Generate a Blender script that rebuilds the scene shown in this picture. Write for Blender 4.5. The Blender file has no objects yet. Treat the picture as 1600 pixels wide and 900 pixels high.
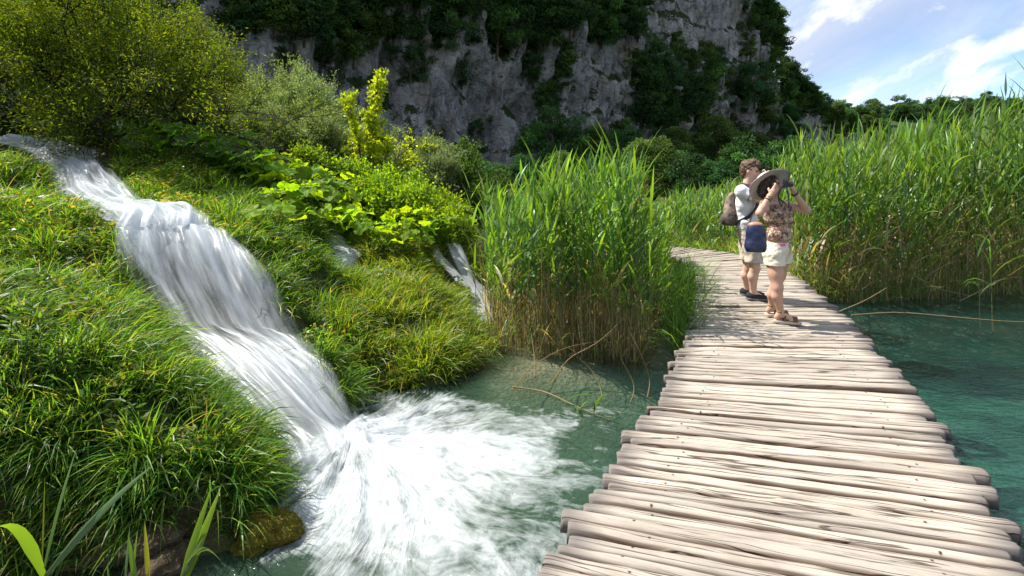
import bpy, bmesh, math, random
import numpy as np
from mathutils import Vector, Matrix, Euler

random.seed(7)
rng = np.random.default_rng(7)
scene = bpy.context.scene
COL = scene.collection

# ------------------------------------------------------------------ camera
F = 850.0            # focal length in pixels of a 1600 px wide picture
HORIZON = 272.0      # row of the horizon
EYE = 1.6
cam_data = bpy.data.cameras.new("camera")
cam_data.sensor_width = 36.0
cam_data.lens = 36.0 * F / 1600.0
cam_data.shift_y = -(450.0 - HORIZON) / 1600.0
cam_data.clip_start = 0.05
cam_data.clip_end = 3000.0
cam = bpy.data.objects.new("camera", cam_data)
cam.location = (0, 0, EYE)
cam.rotation_euler = (math.radians(90), 0, 0)
COL.objects.link(cam)
scene.camera = cam

# ------------------------------------------------------------------ light
SUN_EL = math.radians(53)
SUN_H = Vector((-0.95, 0.31, 0)).normalized()
SUN_DIR = Vector((SUN_H.x * math.cos(SUN_EL), SUN_H.y * math.cos(SUN_EL), math.sin(SUN_EL)))
sun_data = bpy.data.lights.new("sun", "SUN")
sun_data.energy = 4.6
sun_data.angle = math.radians(0.5)
sun_data.color = (1.0, 0.94, 0.84)
sun = bpy.data.objects.new("sun", sun_data)
sun.rotation_euler = SUN_DIR.to_track_quat("Z", "Y").to_euler()
sun.location = (-20, 10, 40)
COL.objects.link(sun)

scene.view_settings.view_transform = "Standard"
scene.view_settings.look = "None"
scene.view_settings.exposure = 1.25
scene.view_settings.gamma = 1.0
scene.cycles.max_bounces = 8
scene.cycles.transparent_max_bounces = 16
scene.cycles.diffuse_bounces = 3
scene.cycles.glossy_bounces = 3
scene.cycles.transmission_bounces = 4
scene.cycles.caustics_reflective = False
scene.cycles.caustics_refractive = False


class NT:
    """small helper to write node trees"""
    def __init__(self, tree):
        self.t = tree
        self.t.nodes.clear()

    def n(self, typ, inp=None, **props):
        node = self.t.nodes.new(typ)
        for k, v in props.items():
            setattr(node, k, v)
        for k, v in (inp or {}).items():
            s = node.inputs[k]
            if isinstance(v, bpy.types.NodeSocket):
                self.t.links.new(v, s)
            elif isinstance(v, bpy.types.Node):
                self.t.links.new(v.outputs[0], s)
            else:
                s.default_value = v
        return node

    def m(self, op, a, b=0.0, c=None, clamp=False):
        d = {0: a, 1: b}
        if c is not None:
            d[2] = c
        return self.n("ShaderNodeMath", d, operation=op, use_clamp=clamp).outputs[0]

    def vm(self, op, a, b=(0, 0, 0)):
        return self.n("ShaderNodeVectorMath", {0: a, 1: b}, operation=op).outputs[0]

    def mix(self, fac, a, b, blend="MIX"):
        def c4(v):
            return (*v, 1.0) if isinstance(v, tuple) and len(v) == 3 else v
        return self.n("ShaderNodeMix", {0: fac, 6: c4(a), 7: c4(b)}, data_type="RGBA", blend_type=blend).outputs[2]

    def ramp(self, fac, stops, interp="LINEAR"):
        r = self.n("ShaderNodeValToRGB", {0: fac})
        cr = r.color_ramp
        cr.interpolation = interp
        while len(cr.elements) < len(stops):
            cr.elements.new(0.5)
        for e, (p, c) in zip(cr.elements, stops):
            e.position = p
            e.color = (c, c, c, 1) if isinstance(c, (int, float)) else (*c, 1)
        return r.outputs[0]

    def noise(self, vec, scale, detail=4.0, rough=0.55, dist=0.0):
        return self.n("ShaderNodeTexNoise", {"Vector": vec, "Scale": scale, "Detail": detail, "Roughness": rough, "Distortion": dist})

    def mapping(self, vec, scale=(1, 1, 1), rot=(0, 0, 0), loc=(0, 0, 0)):
        return self.n("ShaderNodeMapping", {"Vector": vec, "Scale": scale, "Rotation": rot, "Location": loc}).outputs[0]

    def attr(self, name, out=0):
        return self.n("ShaderNodeAttribute", attribute_name=name).outputs[out]


# ------------------------------------------------------------------ sky
world = bpy.data.worlds.new("World")
scene.world = world
world.use_nodes = True
w = NT(world.node_tree)
sky = w.n("ShaderNodeTexSky", sky_type="NISHITA", sun_disc=False, sun_elevation=SUN_EL,
          sun_rotation=math.atan2(SUN_H.x, SUN_H.y), altitude=500.0, air_density=1.0, dust_density=0.6, ozone_density=1.6)
tc = w.n("ShaderNodeTexCoord")
gen = tc.outputs["Generated"]
sep = w.n("ShaderNodeSeparateXYZ", {0: gen})
zz = w.m("ADD", w.m("MAXIMUM", sep.outputs[2], 0.0), 0.16)
flat = w.n("ShaderNodeCombineXYZ", {0: w.m("DIVIDE", sep.outputs[0], zz), 1: w.m("DIVIDE", sep.outputs[1], zz), 2: 0.0}).outputs[0]
turn = w.mapping(w.mapping(gen, rot=(0, 0, math.radians(36))), rot=(0, math.radians(27), 0))
st = w.mapping(turn, scale=(1.5, 1.5, 4.6))
veil = w.noise(st, 1.5, 8, 0.58, 0.5).outputs[0]
veil_m = w.ramp(veil, [(0.40, 0.0), (0.64, 0.9)])
dark = w.noise(w.mapping(turn, scale=(1.2, 1.2, 3.6), loc=(3.1, 1.7, 0.4)), 1.3, 5, 0.55, 0.4).outputs[0]
dark_m = w.ramp(dark, [(0.48, 0.0), (0.68, 0.6)])
puff = w.noise(w.mapping(turn, scale=(2.4, 2.4, 5.0), loc=(5.3, 2.4, 0.9)), 2.0, 10, 0.56, 0.2).outputs[0]
puff_m = w.ramp(puff, [(0.495, 0.0), (0.58, 1.0)])
c0 = w.mix(1.0, sky.outputs[0], (0.80, 0.86, 0.96), "MULTIPLY")
c1 = w.mix(veil_m, c0, (4.3, 4.5, 5.0))
c2 = w.mix(dark_m, c1, (2.0, 2.45, 3.5))
c3 = w.mix(puff_m, c2, (5.2, 5.3, 5.5))
bg = w.n("ShaderNodeBackground", {0: c3, 1: 0.1})
wo = w.n("ShaderNodeOutputWorld", {0: bg})


# ------------------------------------------------------------------ numbers
def px(u, v, d):
    """the point at picture position (u, v) of the photograph and distance d"""
    return np.array([(u - 800.0) / F * d, d, EYE - (v - HORIZON) / F * d])


def _hash(ix, iy, iz, seed):
    h = (ix.astype(np.int64) * 374761393 + iy.astype(np.int64) * 668265263 + iz.astype(np.int64) * 2147483647 + seed * 974634541) & 0x7FFFFFFF
    h = ((h ^ (h >> 13)) * 1274126177) & 0x7FFFFFFF
    h = (h ^ (h >> 16)) & 0xFFFF
    return h / 65535.0


def vnoise(x, y, z=0.0, seed=0):
    x, y, z = np.broadcast_arrays(np.asarray(x, float), np.asarray(y, float), np.asarray(z, float))
    ix, iy, iz = np.floor(x), np.floor(y), np.floor(z)
    fx, fy, fz = x - ix, y - iy, z - iz
    fx, fy, fz = [f * f * (3 - 2 * f) for f in (fx, fy, fz)]
    r = 0
    for a in (0, 1):
        for b in (0, 1):
            for c in (0, 1):
                wgt = (fx if a else 1 - fx) * (fy if b else 1 - fy) * (fz if c else 1 - fz)
                r = r + wgt * _hash(ix + a, iy + b, iz + c, seed)
    return r * 2 - 1


def fbm(x, y, z=0.0, octaves=4, seed=0, gain=0.5):
    r, amp = 0.0, 1.0
    for i in range(octaves):
        r = r + amp * vnoise(np.asarray(x) * 2**i, np.asarray(y) * 2**i, np.asarray(z) * 2**i, seed + i)
        amp *= gain
    return r


# ------------------------------------------------------------------ meshes
def mesh_np(name, verts, faces, col=None, attrs=None, smooth=True):
    """faces: array (n,3) or (n,4), or a list of such arrays"""
    me = bpy.data.meshes.new(name)
    verts = np.ascontiguousarray(verts, dtype=np.float32)
    fl = faces if isinstance(faces, list) else [faces]
    fl = [np.asarray(f, dtype=np.int32) for f in fl if len(f)]
    tot = np.concatenate([np.full(len(f), f.shape[1], np.int32) for f in fl])
    idx = np.concatenate([f.ravel() for f in fl])
    start = np.concatenate([[0], np.cumsum(tot)[:-1]]).astype(np.int32)
    me.vertices.add(len(verts))
    me.vertices.foreach_set("co", verts.ravel())
    me.loops.add(len(idx))
    me.loops.foreach_set("vertex_index", idx)
    me.polygons.add(len(tot))
    me.polygons.foreach_set("loop_start", start)
    me.polygons.foreach_set("loop_total", tot)
    me.polygons.foreach_set("use_smooth", np.full(len(tot), bool(smooth)))
    me.update(calc_edges=True)
    if col is not None:
        c = np.ones((len(verts), 4), np.float32)
        c[:, :3] = col
        a = me.color_attributes.new("Col", "FLOAT_COLOR", "POINT")
        a.data.foreach_set("color", c.ravel())
    for k, v in (attrs or {}).items():
        v = np.asarray(v, np.float32)
        if v.ndim == 1:
            me.attributes.new(k, "FLOAT", "POINT").data.foreach_set("value", v)
        else:
            me.attributes.new(k, "FLOAT_VECTOR", "POINT").data.foreach_set("vector", np.ascontiguousarray(v).ravel())
    return me


def obj(name, me, mat=None, parent=None, loc=None, rot=None, scale=None, label=None, cat=None, group=None, kind=None):
    o = bpy.data.objects.new(name, me)
    COL.objects.link(o)
    if mat is not None and me is not None and len(me.materials) == 0:
        me.materials.append(mat)
    if parent is not None:
        o.parent = parent
    if loc is not None:
        o.location = loc
    if rot is not None:
        o.rotation_euler = rot
    if scale is not None:
        o.scale = scale if hasattr(scale, "__len__") else (scale,) * 3
    for k, v in (("label", label), ("category", cat), ("group", group), ("kind", kind)):
        if v:
            o[k] = v
    return o


def thing(name, label, cat, loc=(0, 0, 0), rotz=0.0, group=None, scale=None):
    return obj(name, None, None, None, loc, (0, 0, rotz), scale, label, cat, group)


def copy_tree(root, loc=None, rotz=None, scale=None, label=None, group=None):
    r = root.copy()
    COL.objects.link(r)
    if loc is not None:
        r.location = loc
    if rotz is not None:
        r.rotation_euler = (0, 0, rotz) if not hasattr(rotz, "__len__") else rotz
    if scale is not None:
        r.scale = scale if hasattr(scale, "__len__") else (scale,) * 3
    if label:
        r["label"] = label
    if group:
        r["group"] = group
    for ch in root.children:
        c = ch.copy()
        COL.objects.link(c)
        c.parent = r
        for g in ch.children:
            d = g.copy()
            COL.objects.link(d)
            d.parent = c
    return r


def cat_geo(parts):
    """join [(verts, faces, col)] (all faces of the same size)"""
    vs, fs, cs, off = [], [], [], 0
    for v, f, c in parts:
        vs.append(v)
        fs.append(f + off)
        cs.append(c)
        off += len(v)
    return np.concatenate(vs), np.concatenate(fs), np.concatenate(cs)


PROF_GRASS = np.array([0.8, 1.0, 0.85, 0.6, 0.06])
PROF_LEAF = np.array([0.35, 1.0, 0.9, 0.62, 0.34, 0.03])


def ribbons(P, az, th0, bend, L, W, colA, colB, prof=PROF_GRASS, twist=None, fold=0.0):
    """curved blades: P (n,3); angles from the vertical; colours base and tip"""
    P = np.atleast_2d(P).astype(float)
    n = len(P)
    az, th0, bend, L, W = [np.broadcast_to(np.asarray(a, float), (n,)) for a in (az, th0, bend, L, W)]
    tw = np.zeros(n) if twist is None else np.broadcast_to(np.asarray(twist, float), (n,))
    K = len(prof)
    ca, sa = np.cos(az), np.sin(az)
    pos = P.copy()
    V = np.zeros((n, K, 2, 3))
    C = np.zeros((n, K, 2, 3))
    colA, colB = np.broadcast_to(colA, (n, 3)), np.broadcast_to(colB, (n, 3))
    for k in range(K):
        s = k / (K - 1)
        th = th0 + bend * s
        st_, ct = np.sin(th), np.cos(th)
        T = np.stack([st_ * ca, st_ * sa, ct], 1)
        Wd = np.stack([-sa, ca, 0 * sa], 1)
        Nn = np.cross(T, Wd)
        t_ = tw * (0.4 + s)
        wv = Wd * np.cos(t_)[:, None] + Nn * np.sin(t_)[:, None]
        hw = (W * prof[k] * 0.5)[:, None]
        V[:, k, 0] = pos - wv * hw
        V[:, k, 1] = pos + wv * hw
        C[:, k] = (colA * (1 - s) + colB * s)[:, None, :]
        pos = pos + T * (L / (K - 1))[:, None]
    base = np.arange(n)[:, None] * (K * 2)
    k = np.arange(K - 1)[None, :] * 2
    f = np.stack([base + k, base + k + 1, base + k + 3, base + k + 2], -1).reshape(-1, 4)
    return V.reshape(-1, 3), f, C.reshape(-1, 3)


def tubes(P, R, sides=3, col=None):
    """P (n,K,3) centre lines, R (n,K) radii; colours (n,K,3)"""
    P = np.asarray(P, float)
    n, K, _ = P.shape
    R = np.broadcast_to(R, (n, K))
    T = np.gradient(P, axis=1)
    T /= np.linalg.norm(T, axis=2, keepdims=True) + 1e-9
    ref = np.where(np.abs(T[..., 2:3]) > 0.9, np.array([1.0, 0, 0]), np.array([0, 0, 1.0]))
    A = np.cross(T, ref)
    A /= np.linalg.norm(A, axis=2, keepdims=True) + 1e-9
    B = np.cross(T, A)
    V = np.zeros((n, K, sides, 3))
    for s in range(sides):
        a = 2 * math.pi * s / sides
        V[:, :, s] = P + (A * math.cos(a) + B * math.sin(a)) * R[..., None]
    idx = np.arange(n * K * sides).reshape(n, K, sides)
    a = idx[:, :-1, :]
    b = idx[:, 1:, :]
    f = np.stack([a, np.roll(a, -1, 2), np.roll(b, -1, 2), b], -1).reshape(-1, 4)
    c = np.zeros((n, K, sides, 3))
    if col is not None:
        c[:] = np.broadcast_to(col, (n, K, 3))[:, :, None, :]
    return V.reshape(-1, 3), f, c.reshape(-1, 3)


def leafcards(P, D, L, W, col, spread=1.0, droop=0.0):
    """diamond shaped leaves at P pointing roughly along D, turned at random, slightly folded"""
    n = len(P)
    D = D + rng.normal(0, spread * 0.6, (n, 3))
    D[:, 2] -= droop
    D /= np.linalg.norm(D, axis=1, keepdims=True) + 1e-9
    R = rng.normal(0, 1, (n, 3))
    S = np.cross(D, R)
    S /= np.linalg.norm(S, axis=1, keepdims=True) + 1e-9
    Nn = np.cross(D, S)
    L = np.broadcast_to(L, (n,))[:, None]
    W = np.broadcast_to(W, (n,))[:, None]
    V = np.stack([P, P + D * L * 0.45 - S * W * 0.5 + Nn * W * 0.12, P + D * L, P + D * L * 0.45 + S * W * 0.5 + Nn * W * 0.12], 1)
    f = np.arange(n * 4).reshape(n, 4)
    c = np.repeat(np.broadcast_to(col, (n, 3))[:, None, :], 4, 1)
    return V.reshape(-1, 3), f, c.reshape(-1, 3)


def shades(n, cols, weights=None, jitter=0.18):
    """random picks between leaf colours"""
    cols = np.asarray(cols, float)
    k = rng.choice(len(cols), n, p=weights)
    return np.clip(cols[k] * (1 + rng.normal(0, jitter, (n, 1))) , 0.003, 1)


# ------------------------------------------------------------------ materials
def leaf_mat(name, trans=0.45, gain=(1.5, 1.35, 0.55), rough=0.45, spec=0.4, fixed=None):
    m = bpy.data.materials.new(name)
    m.use_nodes = True
    t = NT(m.node_tree)
    if fixed is None:
        c = t.attr("Col")
    else:
        c = t.n("ShaderNodeRGB").outputs[0]
        c.default_value = (*fixed, 1)
    info = t.n("ShaderNodeObjectInfo")
    hs = t.n("ShaderNodeHueSaturation", {"Hue": t.m("ADD", 0.501, t.m("MULTIPLY", info.outputs["Random"], 0.018)), "Saturation": 1.0,
                                          "Value": t.m("ADD", 0.8, t.m("MULTIPLY", info.outputs["Random"], 0.4)), "Color": c})
    p = t.n("ShaderNodeBsdfPrincipled", {"Base Color": hs, "Roughness": rough, "Specular IOR Level": spec})
    tr = t.n("ShaderNodeBsdfTranslucent", {"Color": t.mix(1.0, hs.outputs[0], gain, "MULTIPLY")})
    mx = t.n("ShaderNodeMixShader", {0: trans, 1: p, 2: tr})
    t.n("ShaderNodeOutputMaterial", {0: mx})
    return m


def plain_mat(name, color, rough=0.7, spec=0.3, noise_amt=0.25, scale=8.0, bump=0.2, metallic=0.0, vec="Object", stretch=(1, 1, 1), sheen=0.0):
    m = bpy.data.materials.new(name)
    m.use_nodes = True
    t = NT(m.node_tree)
    tcn = t.n("ShaderNodeTexCoord")
    v = t.mapping(tcn.outputs[vec], scale=stretch)
    nz = t.noise(v, scale, 5, 0.6)
    k = t.ramp(nz.outputs[0], [(0.25, 1 - noise_amt), (0.75, 1 + noise_amt)])
    c = t.mix(1.0, color, k, "MULTIPLY")
    b = t.n("ShaderNodeBump", {"Strength": bump, "Distance": 0.02, "Height": nz.outputs[0]})
    p = t.n("ShaderNodeBsdfPrincipled", {"Base Color": c, "Roughness": rough, "Specular IOR Level": spec, "Metallic": metallic, "Normal": b})
    if sheen:
        p.inputs["Sheen Weight"].default_value = sheen
    t.n("ShaderNodeOutputMaterial", {0: p})
    return m


def attr_mat(name, rough=0.8, spec=0.2, noise_amt=0.2, scale=20.0, bump=0.3, stretch=(1, 1, 1)):
    """colour from the mesh, with grain"""
    m = bpy.data.materials.new(name)
    m.use_nodes = True
    t = NT(m.node_tree)
    tcn = t.n("ShaderNodeTexCoord")
    nz = t.noise(t.mapping(tcn.outputs["Object"], scale=stretch), scale, 5, 0.6)
    k = t.ramp(nz.outputs[0], [(0.25, 1 - noise_amt), (0.75, 1 + noise_amt)])
    c = t.mix(1.0, t.attr("Col"), k, "MULTIPLY")
    b = t.n("ShaderNodeBump", {"Strength": bump, "Distance": 0.02, "Height": nz.outputs[0]})
    p = t.n("ShaderNodeBsdfPrincipled", {"Base Color": c, "Roughness": rough, "Specular IOR Level": spec, "Normal": b})
    t.n("ShaderNodeOutputMaterial", {0: p})
    return m

# ================================================================== GROUND
WATER_Z = -0.35
# cross sections of the main fall: left and right edge of the water, (column, row, distance)
FALL = [((-70, 214, 9.4), (155, 239, 9.0)), ((20, 236, 8.5), (156, 245, 8.4)), ((72, 274, 7.5), (172, 270, 7.7)),
        ((84, 310, 6.8), (205, 300, 7.0)), ((128, 338, 6.15), (248, 344, 6.3)), ((180, 361, 5.55), (325, 354, 5.65)),
        ((180, 378, 5.42), (368, 376, 5.5)), ((194, 430, 5.22), (426, 428, 5.2)), ((218, 482, 5.02), (458, 482, 4.98)),
        ((240, 528, 4.82), (478, 529, 4.80)), ((270, 558, 4.58), (508, 561, 4.64)), ((310, 592, 4.28), (530, 601, 4.42)),
        ((360, 650, 3.95), (552, 652, 4.18)), ((404, 715, 3.62), (578, 684, 4.12)), ((434, 772, 3.34), (594, 706, 3.95))]
FALL_W = np.array([[px(*a), px(*b)] for a, b in FALL])
FALL_W[-1, :, 2] = WATER_Z - 0.03
# lesser streams on the right hand bank
STREAM_A = [((498, 368, 8.3), (520, 360, 8.4)), ((505, 385, 7.9), (555, 393, 8.0)), ((520, 400, 7.6), (562, 402, 7.7)), ((518, 428, 7.25), (560, 432, 7.3)), ((505, 438, 7.05), (572, 442, 7.1))]
STREAM_B = [((580, 430, 7.2), (598, 424, 7.35)), ((622, 442, 6.95), (636, 434, 7.05)), ((660, 462, 6.75), (672, 454, 6.85)), ((690, 485, 6.5), (704, 476, 6.6)),
            ((716, 516, 6.25), (735, 505, 6.35)), ((735, 532, 6.1), (765, 522, 6.2))]
STREAM_C = [((696, 382, 8.4), (716, 380, 8.45)), ((706, 405, 8.2), (728, 404, 8.25)), ((722, 440, 7.95), (744, 440, 8.0)), ((735, 466, 7.7), (768, 464, 7.8)), ((730, 490, 7.3), (770, 484, 7.4)), ((728, 522, 6.6), (772, 514, 6.8))]
STREAM_D = [((672, 386, 8.45), (684, 384, 8.5)), ((676, 408, 8.2), (692, 404, 8.25)), ((700, 430, 8.0), (712, 424, 8.05)), ((724, 460, 7.75), (738, 455, 7.8))]
STREAMS = {"a": STREAM_A, "b": STREAM_B, "c": STREAM_C, "d": STREAM_D}

CP = [  # near left mound
    (0, 900, 2.62), (100, 885, 2.70), (220, 880, 2.74), (330, 880, 2.76), (400, 850, 2.86),
    (0, 800, 2.66), (120, 790, 2.76), (230, 780, 2.82), (330, 780, 2.88), (402, 780, 3.02),
    (0, 690, 2.78), (120, 690, 2.86), (230, 690, 2.94), (330, 690, 3.05), (400, 700, 3.30),
    (0, 590, 2.98), (100, 590, 3.06), (200, 590, 3.16), (290, 610, 3.32), (350, 645, 3.55),
    (0, 520, 3.25), (80, 520, 3.32), (160, 525, 3.45), (240, 560, 3.70), (300, 595, 3.80),
    (0, 470, 3.7), (80, 470, 3.8), (160, 475, 4.0), (215, 500, 4.3), (250, 545, 4.35),
    (0, 448, 4.5), (90, 452, 4.6), (170, 462, 4.7), (210, 470, 4.9),
    # second mound
    (0, 425, 4.75), (80, 428, 4.85), (160, 432, 5.0), (0, 370, 5.0), (80, 375, 5.1), (160, 385, 5.3),
    (0, 310, 5.7), (70, 325, 5.8), (120, 345, 5.85), (0, 255, 6.8), (40, 275, 6.9), (60, 300, 6.7), (-120, 250, 6.5), (-150, 450, 4.0), (-150, 700, 2.7),
    # bank between the fall and the small streams
    (175, 243, 8.6), (240, 240, 8.8), (190, 275, 7.9), (250, 290, 7.4), (300, 325, 6.7), (345, 345, 6.2), (330, 300, 7.5), (330, 255, 8.8),
    (385, 395, 5.8), (400, 330, 7.0), (440, 360, 6.6), (430, 420, 5.7), (470, 400, 6.3), (460, 480, 5.35), (500, 450, 5.9),
    (490, 520, 5.05), (520, 500, 5.4), (515, 565, 4.75), (535, 610, 4.62), (545, 650, 4.45), (500, 360, 8.0),
    # sunlit mound
    (560, 460, 6.7), (600, 460, 6.6), (640, 480, 6.3), (690, 510, 6.1), (560, 520, 5.5), (610, 520, 5.7), (660, 540, 5.6), (720, 550, 5.6),
    (570, 590, 4.95), (620, 590, 5.0), (680, 590, 5.1), (740, 580, 5.4), (775, 565, 5.7), (580, 645, 4.6), (640, 640, 4.75), (700, 620, 5.0),
    # behind
    (590, 400, 7.7), (640, 420, 7.5), (660, 395, 8.2), (600, 350, 9.0), (560, 330, 9.2), (500, 320, 9.0), (430, 290, 9.2), (400, 250, 10.0), (300, 225, 10.5), (200, 222, 10.5),
    (100, 222, 10.0), (0, 205, 10.5), (700, 360, 9.4), (740, 390, 9.2), (650, 330, 10.2), (780, 400, 10.0)]
W_PTS = [px(*c) - np.array([0.03 if c[2] < 4 else 0, 0, -0.07 if (556 <= c[0] < 715 and 5.0 < c[2] < 6.8 and c[1] < 600) else 0.10 if (c[2] < 7.6 and c[1] < 800 and -50 < c[0] < 556) else 0.0]) for c in CP]
for a, b in FALL_W[:-1]:
    for t in (0.0, 0.5, 1.0):
        q = a * (1 - t) + b * t
        W_PTS.append(np.array([q[0], q[1], q[2] - (0.16 if t == 0.5 else 0.06)]))
for s in STREAMS.values():
    for a, b in s:
        q = (px(*a) + px(*b)) / 2
        W_PTS.append(q - np.array([0, 0, 0.05]))
W_PTS += [np.array(p) for p in [
    # pool beds, reed mud, under the deck
    (-1.0, 3.2, -1.2), (-0.4, 3.0, -1.3), (-0.6, 4.0, -1.0), (0.2, 3.6, -1.2), (-0.2, 4.6, -0.75), (0.4, 4.6, -0.8), (0.1, 5.2, -0.46), (0.7, 5.4, -0.5), (-0.3, 5.2, -0.44),
    (0.6, 6.2, -0.40), (1.4, 6.2, -0.40), (0.3, 7.2, -0.38), (1.2, 7.5, -0.36), (2.2, 7.5, -0.6), (2.2, 5.0, -1.0), (1.6, 4.2, -1.2), (2.4, 9.5, -0.45), (1.2, 9.5, -0.30), (0.2, 9.0, -0.2), (0.2, 11, 0.0), (1.5, 12, -0.1), (3, 13, -0.2),
    (1.2, 2.2, -1.4), (0, 1.8, -1.4), (-0.9, 2.2, -1.1), (-1.6, 2.1, -0.75), (-2.6, 1.9, -0.5), (-3.6, 1.5, 0.0), (3, 2, -1.6), (3, 6, -1.4),
    (-1, 14, 1.1), (-4, 14, 1.9), (-8, 13, 2.4), (-12, 11, 2.8), (-12, 6, 2.4), (-8, 4, 1.5), (-6, 3, 0.9), (-12, 2, 1.6), (-3, 18, 1.6), (-10, 18, 2.6), (2, 18, 0.3)]]
W_PTS = np.array(W_PTS)


def rbf_fit(P, smooth=0.03):
    d = np.linalg.norm(P[:, None, :2] - P[None, :, :2], axis=2)
    A = np.sqrt(d * d + 0.01)
    n = len(P)
    M = np.zeros((n + 1, n + 1))
    M[:n, :n] = A - np.eye(n) * smooth
    M[:n, n] = M[n, :n] = 1
    return np.linalg.solve(M, np.concatenate([P[:, 2], [0]]))


RBF_W = rbf_fit(W_PTS)
GX = np.concatenate([np.linspace(-900, -16, 22)[:-1] , np.arange(-16, 4.001, 0.055), np.linspace(4.2, 30, 50), np.linspace(33, 900, 22)])
GY = np.concatenate([np.linspace(-300, 0.5, 14)[:-1], np.arange(0.5, 18.001, 0.055), np.linspace(18.3, 60, 50), np.linspace(65, 1500, 24)])


def sstep(a, b, x):
    t = np.clip((x - a) / (b - a), 0, 1)
    return t * t * (3 - 2 * t)


def fall_mask_setup():
    """plan raster of where water runs"""
    res, x0, y0, nx, ny = 0.05, -12.0, 2.0, 300, 200
    M = np.zeros((ny, nx), bool)
    for n_, sec in enumerate([FALL_W] + [np.array([[px(*a), px(*b)] for a, b in s]) for s in STREAMS.values()]):
        if n_ == 2:
            continue
        for i in range(len(sec) - 1):
            for t in np.linspace(0, 1, 60):
                a = sec[i, 0] * (1 - t) + sec[i + 1, 0] * t
                b = sec[i, 1] * (1 - t) + sec[i + 1, 1] * t
                s = (np.linspace(0.11, 0.91, 80) if n_ == 0 else np.linspace(0.0, 1.0, 40))[:, None]
                q = a[None] * (1 - s) + b[None] * s
                ix, iy = ((q[:, 0] - x0) / res).astype(int), ((q[:, 1] - y0) / res).astype(int)
                ok = (ix >= 0) & (ix < nx) & (iy >= 0) & (iy < ny)
                M[iy[ok], ix[ok]] = True
    return M, res, x0, y0


FMASK = fall_mask_setup()


def on_stream(x, y):
    M, res, x0, y0 = FMASK
    ix, iy = ((x - x0) / res).astype(int), ((y - y0) / res).astype(int)
    ok = (ix >= 0) & (ix < M.shape[1]) & (iy >= 0) & (iy < M.shape[0])
    return ok & M[np.clip(iy, 0, M.shape[0] - 1), np.clip(ix, 0, M.shape[1] - 1)]


def ground_raw(x, y):
    xc, yc = np.clip(x, -15.5, 3.6), np.clip(y, 1.0, 17.5)
    z = np.zeros(x.shape)
    flatx, flaty, out = xc.ravel(), yc.ravel(), np.zeros(x.size)
    for i in range(0, x.size, 20000):
        s = slice(i, i + 20000)
        d2 = (flatx[s, None] - W_PTS[None, :, 0])**2 + (flaty[s, None] - W_PTS[None, :, 1])**2
        out[s] = np.sqrt(d2 + 0.01) @ RBF_W[:-1] + RBF_W[-1]
    z = out.reshape(x.shape)
    lump = 0.10 * fbm(x * 1.9, y * 1.9, z * 1.9, 4, 3)
    z = z + np.where(on_stream(x, y), 0.3, 1.0) * lump * sstep(-0.5, 0.0, z)
    # away from the bank: lake bed to the right, low land behind
    lake = -1.5 + 1.35 * sstep(8.6, 11.0, y) * sstep(4.6, 5.2, x + 0 * y)
    lake = np.where(x > 3.4, lake, z)
    k = sstep(2.6, 4.6, x) * (1 - sstep(16, 19, y))
    z = z * (1 - k) + lake * k
    far = 0.6 + 2.0 * sstep(0, -25, x) + 0.6 * sstep(30, 60, y) + 0.3 * fbm(x * 0.08, y * 0.08, 0, 3, 9)
    k2 = np.maximum(sstep(17.5, 26, y), sstep(-15, -30, x))
    z = z * (1 - k2) + far * k2
    z = np.where((y < 1.0) & (x > -3.5), np.minimum(z, -1.2 - 0 * x), z)
    return z


gx, gy = np.meshgrid(GX, GY)
GZ = ground_raw(gx, gy)


def ground_z(x, y):
    x, y = np.asarray(x, float), np.asarray(y, float)
    i = np.clip(np.searchsorted(GX, x) - 1, 0, len(GX) - 2)
    j = np.clip(np.searchsorted(GY, y) - 1, 0, len(GY) - 2)
    fx = np.clip((x - GX[i]) / (GX[i + 1] - GX[i]), 0, 1)
    fy = np.clip((y - GY[j]) / (GY[j + 1] - GY[j]), 0, 1)
    return (GZ[j, i] * (1 - fx) + GZ[j, i + 1] * fx) * (1 - fy) + (GZ[j + 1, i] * (1 - fx) + GZ[j + 1, i + 1] * fx) * fy


def ground_slope(x, y, e=0.12):
    return (ground_z(x + e, y) - ground_z(x - e, y)) / (2 * e), (ground_z(x, y + e) - ground_z(x, y - e)) / (2 * e)


def hit(u, v, dmin=2.0, dmax=30.0, zlift=0.0):
    """where the sight line through (u, v) meets the ground"""
    d = np.arange(dmin, dmax, 0.02)
    q = (u - 800) / F * d
    z = EYE - (v - HORIZON) / F * d
    below = z < np.maximum(ground_z(q, d), WATER_Z) + zlift
    k = np.argmax(below) if below.any() else len(d) - 1
    return np.array([q[k], d[k], float(ground_z(q[k], d[k]))])


def project(P):
    return 800 + F * P[..., 0] / P[..., 1], HORIZON - F * (P[..., 2] - EYE) / P[..., 1]


nyg, nxg = gx.shape
gid = np.arange(nyg * nxg).reshape(nyg, nxg)
gfaces = np.stack([gid[:-1, :-1], gid[:-1, 1:], gid[1:, 1:], gid[1:, :-1]], -1).reshape(-1, 4)
m = bpy.data.materials.new("soil_and_tufa")
m.use_nodes = True
t = NT(m.node_tree)
geo = t.n("ShaderNodeNewGeometry")
pos = geo.outputs["Position"]
n1 = t.noise(pos, 3.0, 6, 0.65).outputs[0]
n2 = t.noise(pos, 22.0, 5, 0.6).outputs[0]
soil = t.mix(t.ramp(n1, [(0.35, 0), (0.65, 1)]), (0.045, 0.030, 0.017), (0.13, 0.095, 0.058))
moss = t.mix(t.ramp(n2, [(0.35, 0), (0.7, 1)]), (0.018, 0.035, 0.008), (0.07, 0.085, 0.018))
nzv = t.n("ShaderNodeSeparateXYZ", {0: geo.outputs["Normal"]}).outputs[2]
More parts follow.
